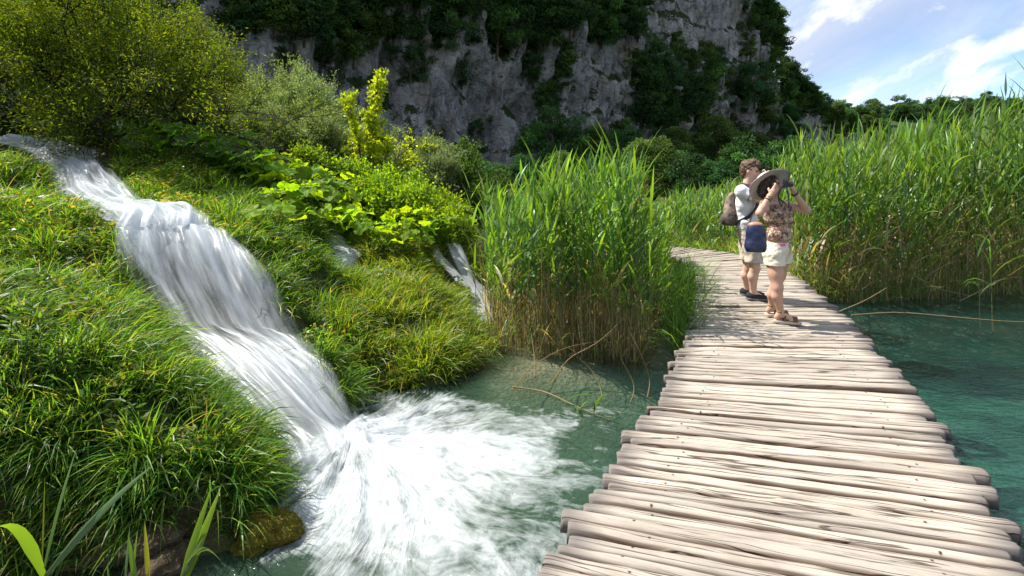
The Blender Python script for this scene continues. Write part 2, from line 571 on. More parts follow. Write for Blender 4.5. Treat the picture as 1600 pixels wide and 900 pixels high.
moss_f = t.m("MULTIPLY", t.ramp(nzv, [(0.45, 0.15), (0.85, 1.0)]), t.ramp(t.noise(pos, 1.6, 4, 0.6).outputs[0], [(0.3, 0.3), (0.55, 1.0)]))
c = t.mix(moss_f, soil, moss)
zc = t.n("ShaderNodeSeparateXYZ", {0: pos}).outputs[2]
under = t.ramp(t.m("MULTIPLY", t.m("ADD", zc, 0.6), 1.0), [(0.19, 1.0), (0.235, 0.0)])
sand = t.mix(n1, (0.20, 0.18, 0.10), (0.34, 0.31, 0.20))
weed = t.ramp(t.noise(pos, 1.1, 6, 0.65).outputs[0], [(0.40, 0.0), (0.62, 1.0)])
bed = t.mix(weed, (0.40, 0.40, 0.30), (0.11, 0.135, 0.085))
sand = t.mix(t.ramp(t.m("MULTIPLY", zc, -1.0), [(0.55, 0.0), (0.95, 1.0)]), sand, bed)
c = t.mix(under, c, sand)
bp = t.n("ShaderNodeBump", {"Strength": 1.0, "Distance": 0.06, "Height": t.m("ADD", n2, t.m("MULTIPLY", n1, 1.5))})
p = t.n("ShaderNodeBsdfPrincipled", {"Base Color": c, "Roughness": 0.8, "Specular IOR Level": 0.25, "Normal": bp})
t.n("ShaderNodeOutputMaterial", {0: p})
obj("ground", mesh_np("ground", np.stack([gx, gy, GZ], -1).reshape(-1, 3), gfaces), m, kind="structure")

# ================================================================== LAKE
PLUNGE = np.array([-1.15, 3.85])
WX = np.concatenate([np.linspace(-14, -2.2, 30)[:-1], np.arange(-2.2, 1.4, 0.024), np.linspace(1.45, 12, 90), np.linspace(13, 500, 40)])
WY = np.concatenate([np.linspace(-120, 1.6, 20)[:-1], np.arange(1.6, 6.0, 0.024), np.linspace(6.05, 17, 80), np.linspace(18, 60, 20)])
wx, wy = np.meshgrid(WX, WY)
rx, ry = wx - PLUNGE[0], wy - PLUNGE[1]
rr = np.sqrt(rx**2 + ry**2)
ang = np.arctan2(ry, rx)
warp = 0.35 * fbm(wx * 1.3, wy * 1.3, 0, 3, 21)
# the jet drives the foam out to the right and towards the near end of the pool
toward = 0.5 + 0.5 * np.cos(ang - math.radians(-42))
reach = 0.80 + 1.45 * toward**1.2
foam = 1 - rr / reach * 0.78 + warp * 0.75
foam = np.clip(foam - 0.10, 0, 1) * sstep(6.0, 4.9, wy) * sstep(-0.16, 0.16, wx - (-1.38 + (3.2 - wy) * 0.62) + 0.12 * fbm(wx * 4, wy * 4, 0, 2, 77))
flow = np.stack([ang * 2.2 + 0.5 * fbm(wx * 0.9, wy * 0.9, 2, 2, 31), rr, foam], -1)
streak = fbm(ang * 7 + 1.5 * fbm(wx, wy, 0, 2, 5), rr * 1.6, 0, 3, 41)
wz = WATER_Z + foam * (0.035 + 0.055 * streak) + 0.07 * np.exp(-(rr / 0.38)**2) + 0.006 * fbm(wx * 2.1, wy * 3.1, 0, 3, 8) * np.exp(-rr / 6) + 0.003 * fbm(wx * 3, wy * 4.5, 0, 2, 18) * (np.abs(wx) < 14)
depth = np.clip(WATER_Z - ground_z(wx, wy), 0.0, 3.0)
nyw, nxw = wx.shape
wid = np.arange(nyw * nxw).reshape(nyw, nxw)
wfaces = np.stack([wid[:-1, :-1], wid[:-1, 1:], wid[1:, 1:], wid[1:, :-1]], -1).reshape(-1, 4)
m = bpy.data.materials.new("lake_water")
m.use_nodes = True
t = NT(m.node_tree)
pos = t.n("ShaderNodeNewGeometry").outputs["Position"]
fl = t.attr("flow", 1)
fsep = t.n("ShaderNodeSeparateXYZ", {0: fl})
dep = t.attr("depth", 2)
sv = t.n("ShaderNodeCombineXYZ", {0: t.m("MULTIPLY", fsep.outputs[0], 3.2), 1: t.m("MULTIPLY", fsep.outputs[1], 1.9), 2: 0.0}).outputs[0]
s1 = t.noise(sv, 1.7, 6, 0.6, 1.6).outputs[0]
s2 = t.noise(t.mapping(pos, scale=(1, 1, 1)), 3.6, 6, 0.62, 1.6).outputs[0]
s3 = t.noise(sv, 7.0, 5, 0.65, 0.4).outputs[0]
sm = t.m("ADD", t.m("ADD", t.m("MULTIPLY", s1, 0.36), t.m("MULTIPLY", s2, 0.46)), t.m("MULTIPLY", s3, 0.18))
ff = t.m("ADD", fsep.outputs[2], t.m("MULTIPLY", t.m("SUBTRACT", sm, 0.5), 2.4))
ff = t.m("MULTIPLY", t.ramp(ff, [(0.18, 0.0), (0.55, 0.42), (1.05, 0.97)]), t.ramp(fsep.outputs[2], [(0.0, 0.0), (0.12, 1.0)]))
aer = t.ramp(t.m("DIVIDE", t.vm("LENGTH", t.vm("SUBTRACT", pos, (-0.6, 3.6, WATER_Z))) if False else t.n("ShaderNodeVectorMath", {0: pos, 1: (-0.6, 3.6, WATER_Z)}, operation="DISTANCE").outputs["Value"], 5.0), [(0.12, 1.0), (0.50, 0.0)])
big = t.noise(t.mapping(pos, scale=(0.5, 1.0, 1)), 1.3, 4, 0.55, 0.6).outputs[0]
deep = t.mix(t.ramp(big, [(0.38, 0), (0.66, 1)]), (0.005, 0.026, 0.031), (0.012, 0.062, 0.049))
body = t.mix(aer, deep, (0.034, 0.062, 0.034))
wav = t.noise(t.mapping(pos, scale=(1.0, 1.9, 1), rot=(0, 0, 0.35)), 4.5, 5, 0.55, 0.8).outputs[0]
wav2 = t.noise(t.mapping(pos, scale=(1.0, 2.4, 1), rot=(0, 0, -0.2)), 14.0, 3, 0.5, 0.5).outputs[0]
hgt = t.m("ADD", t.m("MULTIPLY", wav, 1.0), t.m("MULTIPLY", wav2, 0.28))
bmp = t.n("ShaderNodeBump", {"Strength": 0.55, "Distance": 0.05, "Height": hgt})
dif = t.n("ShaderNodeBsdfDiffuse", {0: body, "Normal": bmp})
tint = t.n("ShaderNodeCombineColor", {0: t.m("POWER", 2.718, t.m("MULTIPLY", dep, -1.0)), 1: t.m("POWER", 2.718, t.m("MULTIPLY", dep, -0.38)), 2: t.m("POWER", 2.718, t.m("MULTIPLY", dep, -0.41))}).outputs[0]
tra = t.n("ShaderNodeBsdfTransparent", {0: tint})
clear = t.m("MULTIPLY", t.m("POWER", 2.718, t.m("MULTIPLY", dep, -0.30)), t.m("SUBTRACT", 1.0, t.m("MULTIPLY", aer, 0.72)))
bod = t.n("ShaderNodeMixShader", {0: t.m("MULTIPLY", clear, 0.92), 1: dif, 2: tra})
glo = t.n("ShaderNodeBsdfGlossy", {0: (1, 1, 1, 1), "Roughness": 0.07, "Normal": bmp})
fre = t.n("ShaderNodeFresnel", {"IOR": 1.33, "Normal": bmp})
wat = t.n("ShaderNodeMixShader", {0: fre, 1: bod, 2: glo})
fb = t.n("ShaderNodeBump", {"Strength": 0.5, "Distance": 0.05, "Height": t.m("ADD", s1, t.m("MULTIPLY", s3, 0.6))})
fo = t.n("ShaderNodeBsdfPrincipled", {"Base Color": (0.54, 0.58, 0.61, 1), "Roughness": 0.6, "Specular IOR Level": 0.3, "Subsurface Weight": 0.0, "Normal": fb})
fin = t.n("ShaderNodeMixShader", {0: ff, 1: wat, 2: fo})
t.n("ShaderNodeOutputMaterial", {0: fin})
obj("lake_water", mesh_np("lake_water", np.stack([wx, wy, wz], -1).reshape(-1, 3), wfaces, attrs={"flow": flow.reshape(-1, 3), "depth": depth.ravel()}), m, kind="structure")


# ================================================================== FALLS
def catmull(S, n):
    """sections (k,2,3) resampled to n rows"""
    k = len(S)
    P = np.concatenate([2 * S[:1] - S[1:2], S, 2 * S[-1:] - S[-2:-1]])
    out = []
    for s in np.linspace(0, k - 1 - 1e-6, n):
        i = int(s)
        f = s - i
        p0, p1, p2, p3 = P[i], P[i + 1], P[i + 2], P[i + 3]
        out.append(0.5 * ((2 * p1) + (-p0 + p2) * f + (2 * p0 - 5 * p1 + 4 * p2 - p3) * f**2 + (-p0 + 3 * p1 - 3 * p2 + p3) * f**3))
    return np.array(out)


def water_mat(name, lo, hi, gap=0.0):
    m = bpy.data.materials.new(name)
    m.use_nodes = True
    t = NT(m.node_tree)
    fl = t.attr("flow", 1)
    s = t.n("ShaderNodeSeparateXYZ", {0: fl})
    def sheet(ax, al, dist, det):
        v = t.n("ShaderNodeCombineXYZ", {0: t.m("MULTIPLY", s.outputs[0], ax), 1: t.m("MULTIPLY", s.outputs[1], al), 2: gap}).outputs[0]
        return t.noise(v, 1.0, det, 0.6, dist).outputs[0]
    a = sheet(4.2, 0.55, 0.7, 4)
    b = sheet(17, 0.8, 0.25, 4)
    c = sheet(60, 1.4, 0.1, 3)
    d = t.m("ADD", t.m("ADD", t.m("MULTIPLY", a, 0.58), t.m("MULTIPLY", b, 0.33)), t.m("MULTIPLY", c, 0.09))
    d = t.m("ADD", d, t.m("MULTIPLY", t.m("SUBTRACT", t.attr("body", 2), 0.5), 0.42))
    alpha = t.m("MULTIPLY", t.ramp(d, [(lo, 0.0), (hi, 1.0)], "EASE"), s.outputs[2])
    bp = t.n("ShaderNodeBump", {"Strength": 0.2, "Distance": 0.03, "Height": t.m("ADD", b, t.m("MULTIPLY", a, 1.2))})
    df = t.n("ShaderNodeBsdfDiffuse", {0: (0.62, 0.66, 0.70, 1), "Normal": bp})
    tl = t.n("ShaderNodeBsdfTranslucent", {0: (0.70, 0.75, 0.80, 1)})
    gl = t.n("ShaderNodeBsdfGlossy", {0: (1, 1, 1, 1), "Roughness": 0.35, "Normal": bp})
    mx = t.n("ShaderNodeMixShader", {0: 0.5, 1: df, 2: tl})
    mx = t.n("ShaderNodeMixShader", {0: 0.05, 1: mx, 2: gl})
    tp = t.n("ShaderNodeBsdfTransparent")
    t.n("ShaderNodeOutputMaterial", {0: t.n("ShaderNodeMixShader", {0: alpha, 1: tp, 2: mx})})
    return m


MAT_FALL = [water_mat("fall_water_body", 0.28, 0.68, 0.0), water_mat("fall_water_veil", 0.42, 0.76, 7.3), water_mat("fall_water_strand", 0.50, 0.80, 19.1)]


def fall_sheet(name, S, rows, cols, lift, mat, seed, bulge=0.06, widen=0.0, rough=0.05, body=None, parent=None, kind="structure", fade_end=True, fade_start=False):
    R = catmull(S, rows)
    if widen:
        mid = R.mean(axis=1, keepdims=True)
        R = mid + (R - mid) * (1 + widen)
    tt = np.linspace(0, 1, cols)
    V = R[:, None, 0] * (1 - tt)[None, :, None] + R[:, None, 1] * tt[None, :, None]
    mid = R.mean(axis=1)
    al = np.concatenate([[0], np.cumsum(np.linalg.norm(np.diff(mid, axis=0), axis=1))])
    wd = np.linalg.norm(R[:, 0] - R[:, 1], axis=1)
    wmean = wd.mean()
    ac = tt[None, :] * (0.5 * wd[:, None] + 0.5 * wmean)
    along = np.broadcast_to(al[:, None], V.shape[:2])
    du = np.gradient(V, axis=0)
    dv = np.gradient(V, axis=1)
    nrm = np.cross(du, dv)
    nrm /= np.linalg.norm(nrm, axis=2, keepdims=True) + 1e-9
    nrm = np.where(nrm[..., 2:3] < 0, -nrm, nrm)
    h = lift + bulge * np.sin(math.pi * tt)[None, :]**0.7 * 0.8
    h = h + rough * fbm(ac * 5.0, along * 0.9, seed, 3, seed) + rough * 0.7 * fbm(ac * 14, along * 1.1, seed, 2, seed + 9) + 0.35 * rough * fbm(ac * 1.6, along * 1.8, seed, 2, seed + 5)
    V = V + nrm * h[..., None]
    wob = 0.10 * fbm(along * 2.5, 0 * along, seed, 3, seed + 3)
    edge = np.clip(np.minimum(tt[None, :] + np.maximum(wob, 0) * 0 , 1 - tt[None, :]) * 6.5 - np.abs(wob) * 2.2, 0, 1)
    if fade_end:
        e = np.clip((al[-1] - al) / 0.12, 0, 1)[:, None]
        edge = edge * (0.35 + 0.65 * e)
    if fade_start:
        edge = edge * np.clip(al / 0.25, 0, 1)[:, None]
    bd = np.full(V.shape[:2], 0.5) if body is None else np.interp(np.linspace(0, 1, rows), np.linspace(0, 1, len(body)), body)[:, None] + 0 * ac
    idx = np.arange(rows * cols).reshape(rows, cols)
    f = np.stack([idx[:-1, :-1], idx[:-1, 1:], idx[1:, 1:], idx[1:, :-1]], -1).reshape(-1, 4)
    me = mesh_np(name, V.reshape(-1, 3), f, attrs={"flow": np.stack([ac, along, edge], -1).reshape(-1, 3), "body": bd.ravel()})
    return obj(name, me, mat, parent, kind=kind)


falls = thing("waterfall", None, None)
falls["kind"] = "structure"
BODY = [0.62, 0.6, 0.56, 0.62, 0.66, 0.9, 0.82, 0.58, 0.46, 0.46, 0.58, 0.68, 0.56, 0.42, 0.7]
fall_sheet("water_body", FALL_W, 230, 70, 0.03, MAT_FALL[0], 3, 0.10, 0.0, 0.05, BODY, falls, None)
fall_sheet("water_veil", FALL_W[2:], 200, 60, 0.11, MAT_FALL[1], 13, 0.10, -0.04, 0.06, BODY[2:], falls, None)
fall_sheet("water_strand", FALL_W[4:], 170, 60, 0.17, MAT_FALL[2], 29, 0.09, -0.08, 0.07, BODY[4:], falls, None)
for nm, s in STREAMS.items():
    st_ = thing("small_cascade", None, None)
    st_["kind"] = "structure"
    S = np.array([[px(*a), px(*b)] for a, b in s])
    fall_sheet("water_body", S, 70, 20, 0.07, MAT_FALL[0], 5 + ord(nm), 0.02, {"b": -0.2}.get(nm, 0.15), 0.02, {"b": [0.6, 0.35, 0.7, 0.45, 0.75, 0.5]}.get(nm, [0.72] * 3), st_, None, True, True)

# ================================================================== GRASS
M_GRASS = leaf_mat("grass_blades", 0.52, (1.95, 1.65, 0.5), 0.42, 0.32)


def scatter(n, x0, x1, y0, y1, dens):
    """n ground points in the box, by surface area times dens(x, y, z)"""
    X, Y = np.meshgrid(np.arange(x0, x1, 0.04), np.arange(y0, y1, 0.04))
    Z = ground_z(X, Y)
    sx, sy = ground_slope(X, Y, 0.04)
    tus = np.clip(0.55 + 1.1 * vnoise(X * 4.2, Y * 4.2, Z * 4.2, 33) + 0.5 * vnoise(X * 1.6, Y * 1.6, Z * 1.6, 34), 0.06, 1.6)
    wgt = np.sqrt(1 + sx**2 + sy**2) * dens(X, Y, Z) * (~on_stream(X, Y)) * tus
    wgt = wgt.ravel() / wgt.sum()
    k = rng.choice(len(wgt), n, p=wgt)
    x = X.ravel()[k] + rng.uniform(-0.02, 0.02, n)
    y = Y.ravel()[k] + rng.uniform(-0.02, 0.02, n)
    return np.stack([x, y, ground_z(x, y)], -1)


def grass_patch(name, label, n, box, dens, L, W, cols, tip, droop=(1.1, 2.2), seed=0, weights=None, lean=0.35):
    P = scatter(n, *box, dens)
    sx, sy = ground_slope(P[:, 0], P[:, 1])
    steep = np.hypot(sx, sy)
    down = np.arctan2(-sy, -sx)
    clump = vnoise(P[:, 0] * 5, P[:, 1] * 5, P[:, 2] * 5, seed)
    wind = 1.9 * vnoise(P[:, 0] * 2.2, P[:, 1] * 2.2, 0, seed + 4)
    az = np.where(rng.uniform(0, 1, n) < np.clip(0.25 + steep * 0.45, 0, 0.85), down + rng.normal(0, 0.75, n), rng.uniform(0, 2 * math.pi, n)) + 0.3 * wind
    th0 = np.abs(rng.normal(lean, 0.25, n)) + np.clip(steep, 0, 2) * 0.22
    bend = rng.uniform(*droop, n)
    up_ = rng.uniform(0, 1, n) < 0.32
    th0 = np.where(up_, th0 * 0.45, th0)
    bend = np.where(up_, bend * 0.4, bend)
    ln = rng.uniform(*L, n) * np.where(up_, 0.8, 1.0) * (0.9 + 0.45 * clump)
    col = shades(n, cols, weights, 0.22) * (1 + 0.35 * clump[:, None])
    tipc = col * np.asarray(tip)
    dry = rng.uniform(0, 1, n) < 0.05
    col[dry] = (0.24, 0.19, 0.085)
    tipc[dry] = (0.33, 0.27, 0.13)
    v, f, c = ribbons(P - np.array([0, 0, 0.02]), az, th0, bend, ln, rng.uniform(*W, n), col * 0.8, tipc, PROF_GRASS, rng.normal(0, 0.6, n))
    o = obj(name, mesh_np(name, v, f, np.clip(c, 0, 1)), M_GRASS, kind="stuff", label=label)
    return o


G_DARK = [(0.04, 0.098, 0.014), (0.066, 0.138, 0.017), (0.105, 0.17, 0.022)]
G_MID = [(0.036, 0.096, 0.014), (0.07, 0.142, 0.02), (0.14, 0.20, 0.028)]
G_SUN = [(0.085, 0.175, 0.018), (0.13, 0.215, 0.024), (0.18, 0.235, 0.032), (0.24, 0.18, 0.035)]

grass_patch("grass", "long drooping grass over the near mound beside the falls", 38000, (-4.6, -0.9, 2.2, 4.7),
            lambda x, y, z: (z > -0.31) * (0.9 + sstep(-0.35, 0.15, z) + 1.5 * (z < 0.12)) * (vnoise(x * 3, y * 3, z * 3, 2) > -0.75), (0.17, 0.44), (0.0055, 0.012), G_MID, (1.25, 1.25, 1.0), (0.9, 2.5), 1)
grass_patch("grass", "dense grass on the second mound behind the falls' foot", 14000, (-7.5, -2.7, 4.55, 7.6),
            lambda x, y, z: (x < -2.75 - (y - 4.6) * 0.9) * (z > 0.3), (0.20, 0.44), (0.007, 0.013), G_MID, (1.2, 1.2, 1.0), (0.9, 2.2), 2)
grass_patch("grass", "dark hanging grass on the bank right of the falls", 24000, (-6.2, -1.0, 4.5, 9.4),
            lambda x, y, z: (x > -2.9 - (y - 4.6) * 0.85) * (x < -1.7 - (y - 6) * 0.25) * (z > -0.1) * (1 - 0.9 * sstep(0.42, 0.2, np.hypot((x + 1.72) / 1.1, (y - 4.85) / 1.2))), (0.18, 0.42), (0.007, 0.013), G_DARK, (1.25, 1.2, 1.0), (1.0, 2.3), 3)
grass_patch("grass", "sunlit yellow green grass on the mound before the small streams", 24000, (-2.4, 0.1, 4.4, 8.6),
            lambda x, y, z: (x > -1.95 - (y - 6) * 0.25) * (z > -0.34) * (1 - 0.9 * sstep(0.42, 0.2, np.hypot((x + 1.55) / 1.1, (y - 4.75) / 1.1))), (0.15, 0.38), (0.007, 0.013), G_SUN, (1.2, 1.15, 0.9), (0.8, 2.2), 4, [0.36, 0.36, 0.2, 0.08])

# low broad leaved weeds between the tussocks
def weeds(n, box, dens, label, cols):
    P = scatter(n, *box, dens)
    m_ = 9
    Q = np.repeat(P, m_, 0) + rng.normal(0, 0.022, (n * m_, 3)) + np.array([0, 0, 0.04])
    Q[:, 2] += rng.uniform(0, 0.16, n * m_)
    a = rng.uniform(0, 6.28, n * m_)
    D = np.stack([np.cos(a), np.sin(a), 0.25 + 0 * a], 1)
    v, f, c = leafcards(Q, D, rng.uniform(0.03, 0.075, n * m_), rng.uniform(0.016, 0.034, n * m_), shades(n * m_, cols, None, 0.2), 0.5)
    obj("weeds", mesh_np("weeds", v, f, c), M_GRASS, kind="stuff", label=label)


weeds(1500, (-4.6, -0.9, 2.2, 4.7), lambda x, y, z: (z > -0.1) * (vnoise(x * 2.3, y * 2.3, 0, 55) > -0.1), "small leafy weeds among the grass of the near mound", [(0.06, 0.14, 0.02), (0.10, 0.18, 0.02), (0.14, 0.15, 0.03)])
weeds(2600, (-6.5, 0.0, 4.5, 9.0), lambda x, y, z: (z > -0.2) * (vnoise(x * 1.9, y * 1.9, 0, 56) > 0.0), "small leafy weeds among the grass of the bank", [(0.06, 0.14, 0.018), (0.11, 0.19, 0.02), (0.20, 0.16, 0.03)])

# ================================================================== BOARDWALK
DECK_L = np.array([(-0.90, 0.30), (-0.45, 1.10), (0.02, 2.02), (0.32, 2.58), (0.66, 3.18), (1.15, 4.12), (1.57, 5.02), (2.08, 6.2), (2.58, 7.6), (2.98, 8.7), (3.18, 9.45), (3.22, 10.0), (3.05, 10.5), (2.55, 10.85), (1.75, 11.1), (0.9, 11.2)])
DECK_R = np.array([(0.85, -0.25), (1.35, 0.60), (1.74, 1.48), (2.03, 2.08), (2.37, 2.74), (2.88, 3.82), (3.31, 4.94), (3.76, 6.2), (4.16, 7.6), (4.50, 8.7), (4.68, 9.6), (4.62, 10.5), (4.25, 11.4), (3.30, 12.15), (2.0, 12.6), (0.95, 12.75)])


def dense(P, n):
    S = np.stack([P, P], 1)
    S = np.concatenate([S, np.zeros((len(P), 2, 1))], 2)
    return catmull(S, n)[:, 0, :2]


_l, _r = dense(DECK_L, 1500), dense(DECK_R, 1500)
_mid = (_l + _r) / 2
_cum = np.concatenate([[0], np.cumsum(np.linalg.norm(np.diff(_mid, axis=0), axis=1))])

m = bpy.data.materials.new("weathered_wood")
m.use_nodes = True
t = NT(m.node_tree)
wv = t.attr("wood", 1)
ws = t.n("ShaderNodeSeparateXYZ", {0: wv})
rnd = t.n("ShaderNodeObjectInfo").outputs["Random"]
off = t.n("ShaderNodeCombineXYZ", {0: t.m("MULTIPLY", rnd, 37.0), 1: t.m("MULTIPLY", rnd, 91.0), 2: t.m("MULTIPLY", rnd, 13.0)}).outputs[0]
lv = t.vm("ADD", t.n("ShaderNodeCombineXYZ", {0: ws.outputs[0], 1: ws.outputs[1], 2: 0.0}).outputs[0], off)
g1 = t.noise(t.mapping(lv, scale=(1.0, 40, 1)), 1.0, 5, 0.6, 0.12).outputs[0]
g2 = t.noise(t.mapping(lv, scale=(3, 170, 1)), 1.0, 4, 0.6, 0.1).outputs[0]
cr = t.noise(t.mapping(lv, scale=(0.6, 25, 1)), 1.0, 3, 0.5, 0.25).outputs[0]
crack = t.ramp(t.m("ABSOLUTE", t.m("SUBTRACT", cr, 0.5)), [(0.007, 1.0), (0.019, 0.0)])
crack = t.m("MULTIPLY", crack, t.ramp(t.noise(t.mapping(lv, scale=(1.1, 9, 1)), 1.0, 2, 0.5).outputs[0], [(0.36, 0.0), (0.48, 1.0)]))
pale = t.mix(t.ramp(g1, [(0.3, 0), (0.7, 1)]), (0.335, 0.298, 0.252), (0.44, 0.398, 0.342))
pale = t.mix(t.m("MULTIPLY", t.ramp(g2, [(0.38, 0.0), (0.7, 1.0)]), 0.42), pale, (0.235, 0.19, 0.15))
pale = t.mix(1.0, pale, t.n("ShaderNodeCombineColor", {0: t.m("ADD", 0.80, t.m("MULTIPLY", rnd, 0.36)), 1: t.m("ADD", 0.81, t.m("MULTIPLY", rnd, 0.34)), 2: t.m("ADD", 0.82, t.m("MULTIPLY", rnd, 0.31))}).outputs[0], "MULTIPLY")
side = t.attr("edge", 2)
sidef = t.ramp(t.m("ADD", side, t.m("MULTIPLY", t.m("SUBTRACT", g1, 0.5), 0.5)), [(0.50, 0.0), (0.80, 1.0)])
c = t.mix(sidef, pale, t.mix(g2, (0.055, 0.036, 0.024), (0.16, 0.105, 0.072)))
endn = t.m("ADD", ws.outputs[2], t.m("MULTIPLY", t.m("SUBTRACT", g1, 0.5), 0.16))
endf = t.m("MULTIPLY", t.ramp(endn, [(0.03, 1.0), (0.17, 0.0)]), 0.9)
c = t.mix(endf, c, t.mix(g2, (0.06, 0.055, 0.055), (0.20, 0.175, 0.16)))
stain = t.ramp(t.noise(t.mapping(lv, scale=(1.6, 5, 1)), 1.0, 5, 0.65, 0.6).outputs[0], [(0.50, 0.0), (0.72, 0.55)])
c = t.mix(stain, c, (0.155, 0.125, 0.098))
c = t.mix(t.m("MULTIPLY", crack, 0.85), c, (0.05, 0.032, 0.022))
nail = t.n("ShaderNodeCombineXYZ", {0: t.m("SUBTRACT", ws.outputs[2], t.m("ADD", 0.26, t.m("MULTIPLY", t.m("FRACT", t.m("MULTIPLY", rnd, 17.3)), 0.10))), 1: t.m("ADD", ws.outputs[1], t.m("MULTIPLY", t.m("SUBTRACT", rnd, 0.5), 0.035)), 2: 0.0}).outputs[0]
nl = t.ramp(t.n("ShaderNodeVectorMath", {0: nail}, operation="LENGTH").outputs["Value"], [(0.004, 1.0), (0.009, 0.0)])
c = t.mix(nl, c, (0.045, 0.03, 0.025))
hh = t.m("SUBTRACT", t.m("ADD", t.m("MULTIPLY", g1, 0.9), t.m("MULTIPLY", g2, 0.35)), t.m("MULTIPLY", crack, 1.3))
bp = t.n("ShaderNodeBump", {"Strength": 0.6, "Distance": 0.012, "Height": hh})
p = t.n("ShaderNodeBsdfPrincipled", {"Base Color": c, "Roughness": 0.78, "Specular IOR Level": 0.2, "Normal": bp})
t.n("ShaderNodeOutputMaterial", {0: p})
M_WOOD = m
M_WETWOOD = plain_mat("dark_wet_wood", (0.05, 0.035, 0.025), 0.6, 0.4, 0.4, 5, 0.4, stretch=(1, 1, 1))

boardwalk = thing("boardwalk", "winding walkway of pale split logs laid side by side over the lake", "boardwalk", (0, 0, 0))
PQ = np.array([-1.0, -1.02, -0.86, -0.5, 0.0, 0.5, 0.86, 1.02, 1.0])
PZ = np.array([-0.070, -0.030, -0.003, 0.007, 0.008, 0.007, -0.003, -0.030, -0.070])
PE = np.array([1.0, 0.95, 0.70, 0.15, 0.0, 0.12, 0.60, 0.95, 1.0])  # side band: brown wood, with the shade of the near edge painted in
_s = 0.15
_k = 0
while _s < _cum[-1] - 0.2:
    wpl = 0.084 * rng.uniform(0.68, 1.38)
    i0, i1 = np.searchsorted(_cum, _s), np.searchsorted(_cum, min(_s + wpl, _cum[-1] - 0.01))
    A0, A1, B0, B1 = _l[i0], _l[i1], _r[i0], _r[i1]
    a, b = (A0 + A1) / 2, (B0 + B1) / 2
    ax = b - a
    ln = np.linalg.norm(ax)
    ax = ax / ln
    ay = np.array([-ax[1], ax[0]])
    wa, wb = abs((A1 - A0) @ ay), abs((B1 - B0) @ ay)
    ext = rng.normal(0, 0.03, 2)
    if rng.uniform() < 0.15:
        ext[1] += rng.uniform(0.02, 0.09)
    x0, x1 = -ext[0] - 0.0, ln + ext[1]
    K = 26
    e = np.array([0, 0.012, 0.035, 0.075])
    xs = np.concatenate([x0 + e, np.linspace(x0 + 0.14, x1 - 0.14, K - 8), x1 - e[::-1]])
    tt = (xs - x0) / (x1 - x0)
    endd = np.minimum(xs - x0, x1 - xs)
    wid_ = (wa + (wb - wa) * tt) / 2 * (0.92 + 0.10 * vnoise(xs * 2.3, _k * 7.1, 0, 3))
    wid_ = wid_ * (1 - 0.10 * np.exp(-endd / 0.012))
    wob = 0.010 * vnoise(xs * 1.4, _k * 3.3, 0, 5) + 0.004 * vnoise(xs * 6, _k * 3.3, 0, 6)
    top = rng.normal(0, 0.005) + 0.004 * vnoise(xs * 3, _k * 5.5, 0, 7) - 0.005 * np.exp(-endd / 0.012)
    qn = PQ[None, :] + 0.11 * vnoise(xs[:, None] * 4, PQ[None, :] * 3 + _k * 9.7, 0, 8)
    Y = wob[:, None] + wid_[:, None] * qn
    Z = top[:, None] + PZ[None, :] + 0.005 * vnoise(xs[:, None] * 7, PQ[None, :] * 4 + _k * 4.1, 0, 9)
    X = np.broadcast_to(xs[:, None], Y.shape) + 0.012 * np.exp(-endd / 0.02)[:, None] * vnoise(PQ[None, :] * 5, _k * 2.2, 0, 10)
    V = np.stack([X, Y, Z], -1).reshape(-1, 3)
    nq = len(PQ)
    idx = np.arange(len(xs) * nq).reshape(len(xs), nq)
    fq = np.stack([idx[:-1], np.roll(idx, -1, 1)[:-1], np.roll(idx, -1, 1)[1:], idx[1:]], -1).reshape(-1, 4)
    caps = []
    for row, flip in ((idx[0], True), (idx[-1], False)):
        tri = [(row[0], row[j], row[j + 1]) for j in range(1, nq - 1)]
        caps += [tuple(reversed(q)) for q in tri] if flip else tri
    wood = np.stack([X, Y, np.broadcast_to(endd[:, None], Y.shape)], -1).reshape(-1, 3)
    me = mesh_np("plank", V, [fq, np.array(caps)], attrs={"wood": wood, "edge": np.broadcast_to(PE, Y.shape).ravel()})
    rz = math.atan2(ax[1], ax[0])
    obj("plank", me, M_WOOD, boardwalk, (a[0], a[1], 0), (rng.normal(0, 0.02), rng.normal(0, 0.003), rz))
    _s += wpl
    _k += 1

for frac in (0.14, 0.86):
    path = _l[::30] * (1 - frac) + _r[::30] * frac
    P = np.concatenate([path, np.full((len(path), 1), -0.15)], 1)[None]
    v, f, c = tubes(P, 0.065, 8, (0.05, 0.035, 0.025))
    obj("beam", mesh_np("beam", v, f), M_WETWOOD, boardwalk)
    for i in range(60, 1440, 120):
        q = _l[i] * (1 - frac) + _r[i] * frac
        P = np.array([[(q[0], q[1], -0.12), (q[0] + 0.01, q[1], -0.7), (q[0], q[1] + 0.01, -1.7)]])
        v, f, c = tubes(P, 0.07, 8, (0.05, 0.035, 0.025))
        obj("post", mesh_np("post", v, f), M_WETWOOD, boardwalk)

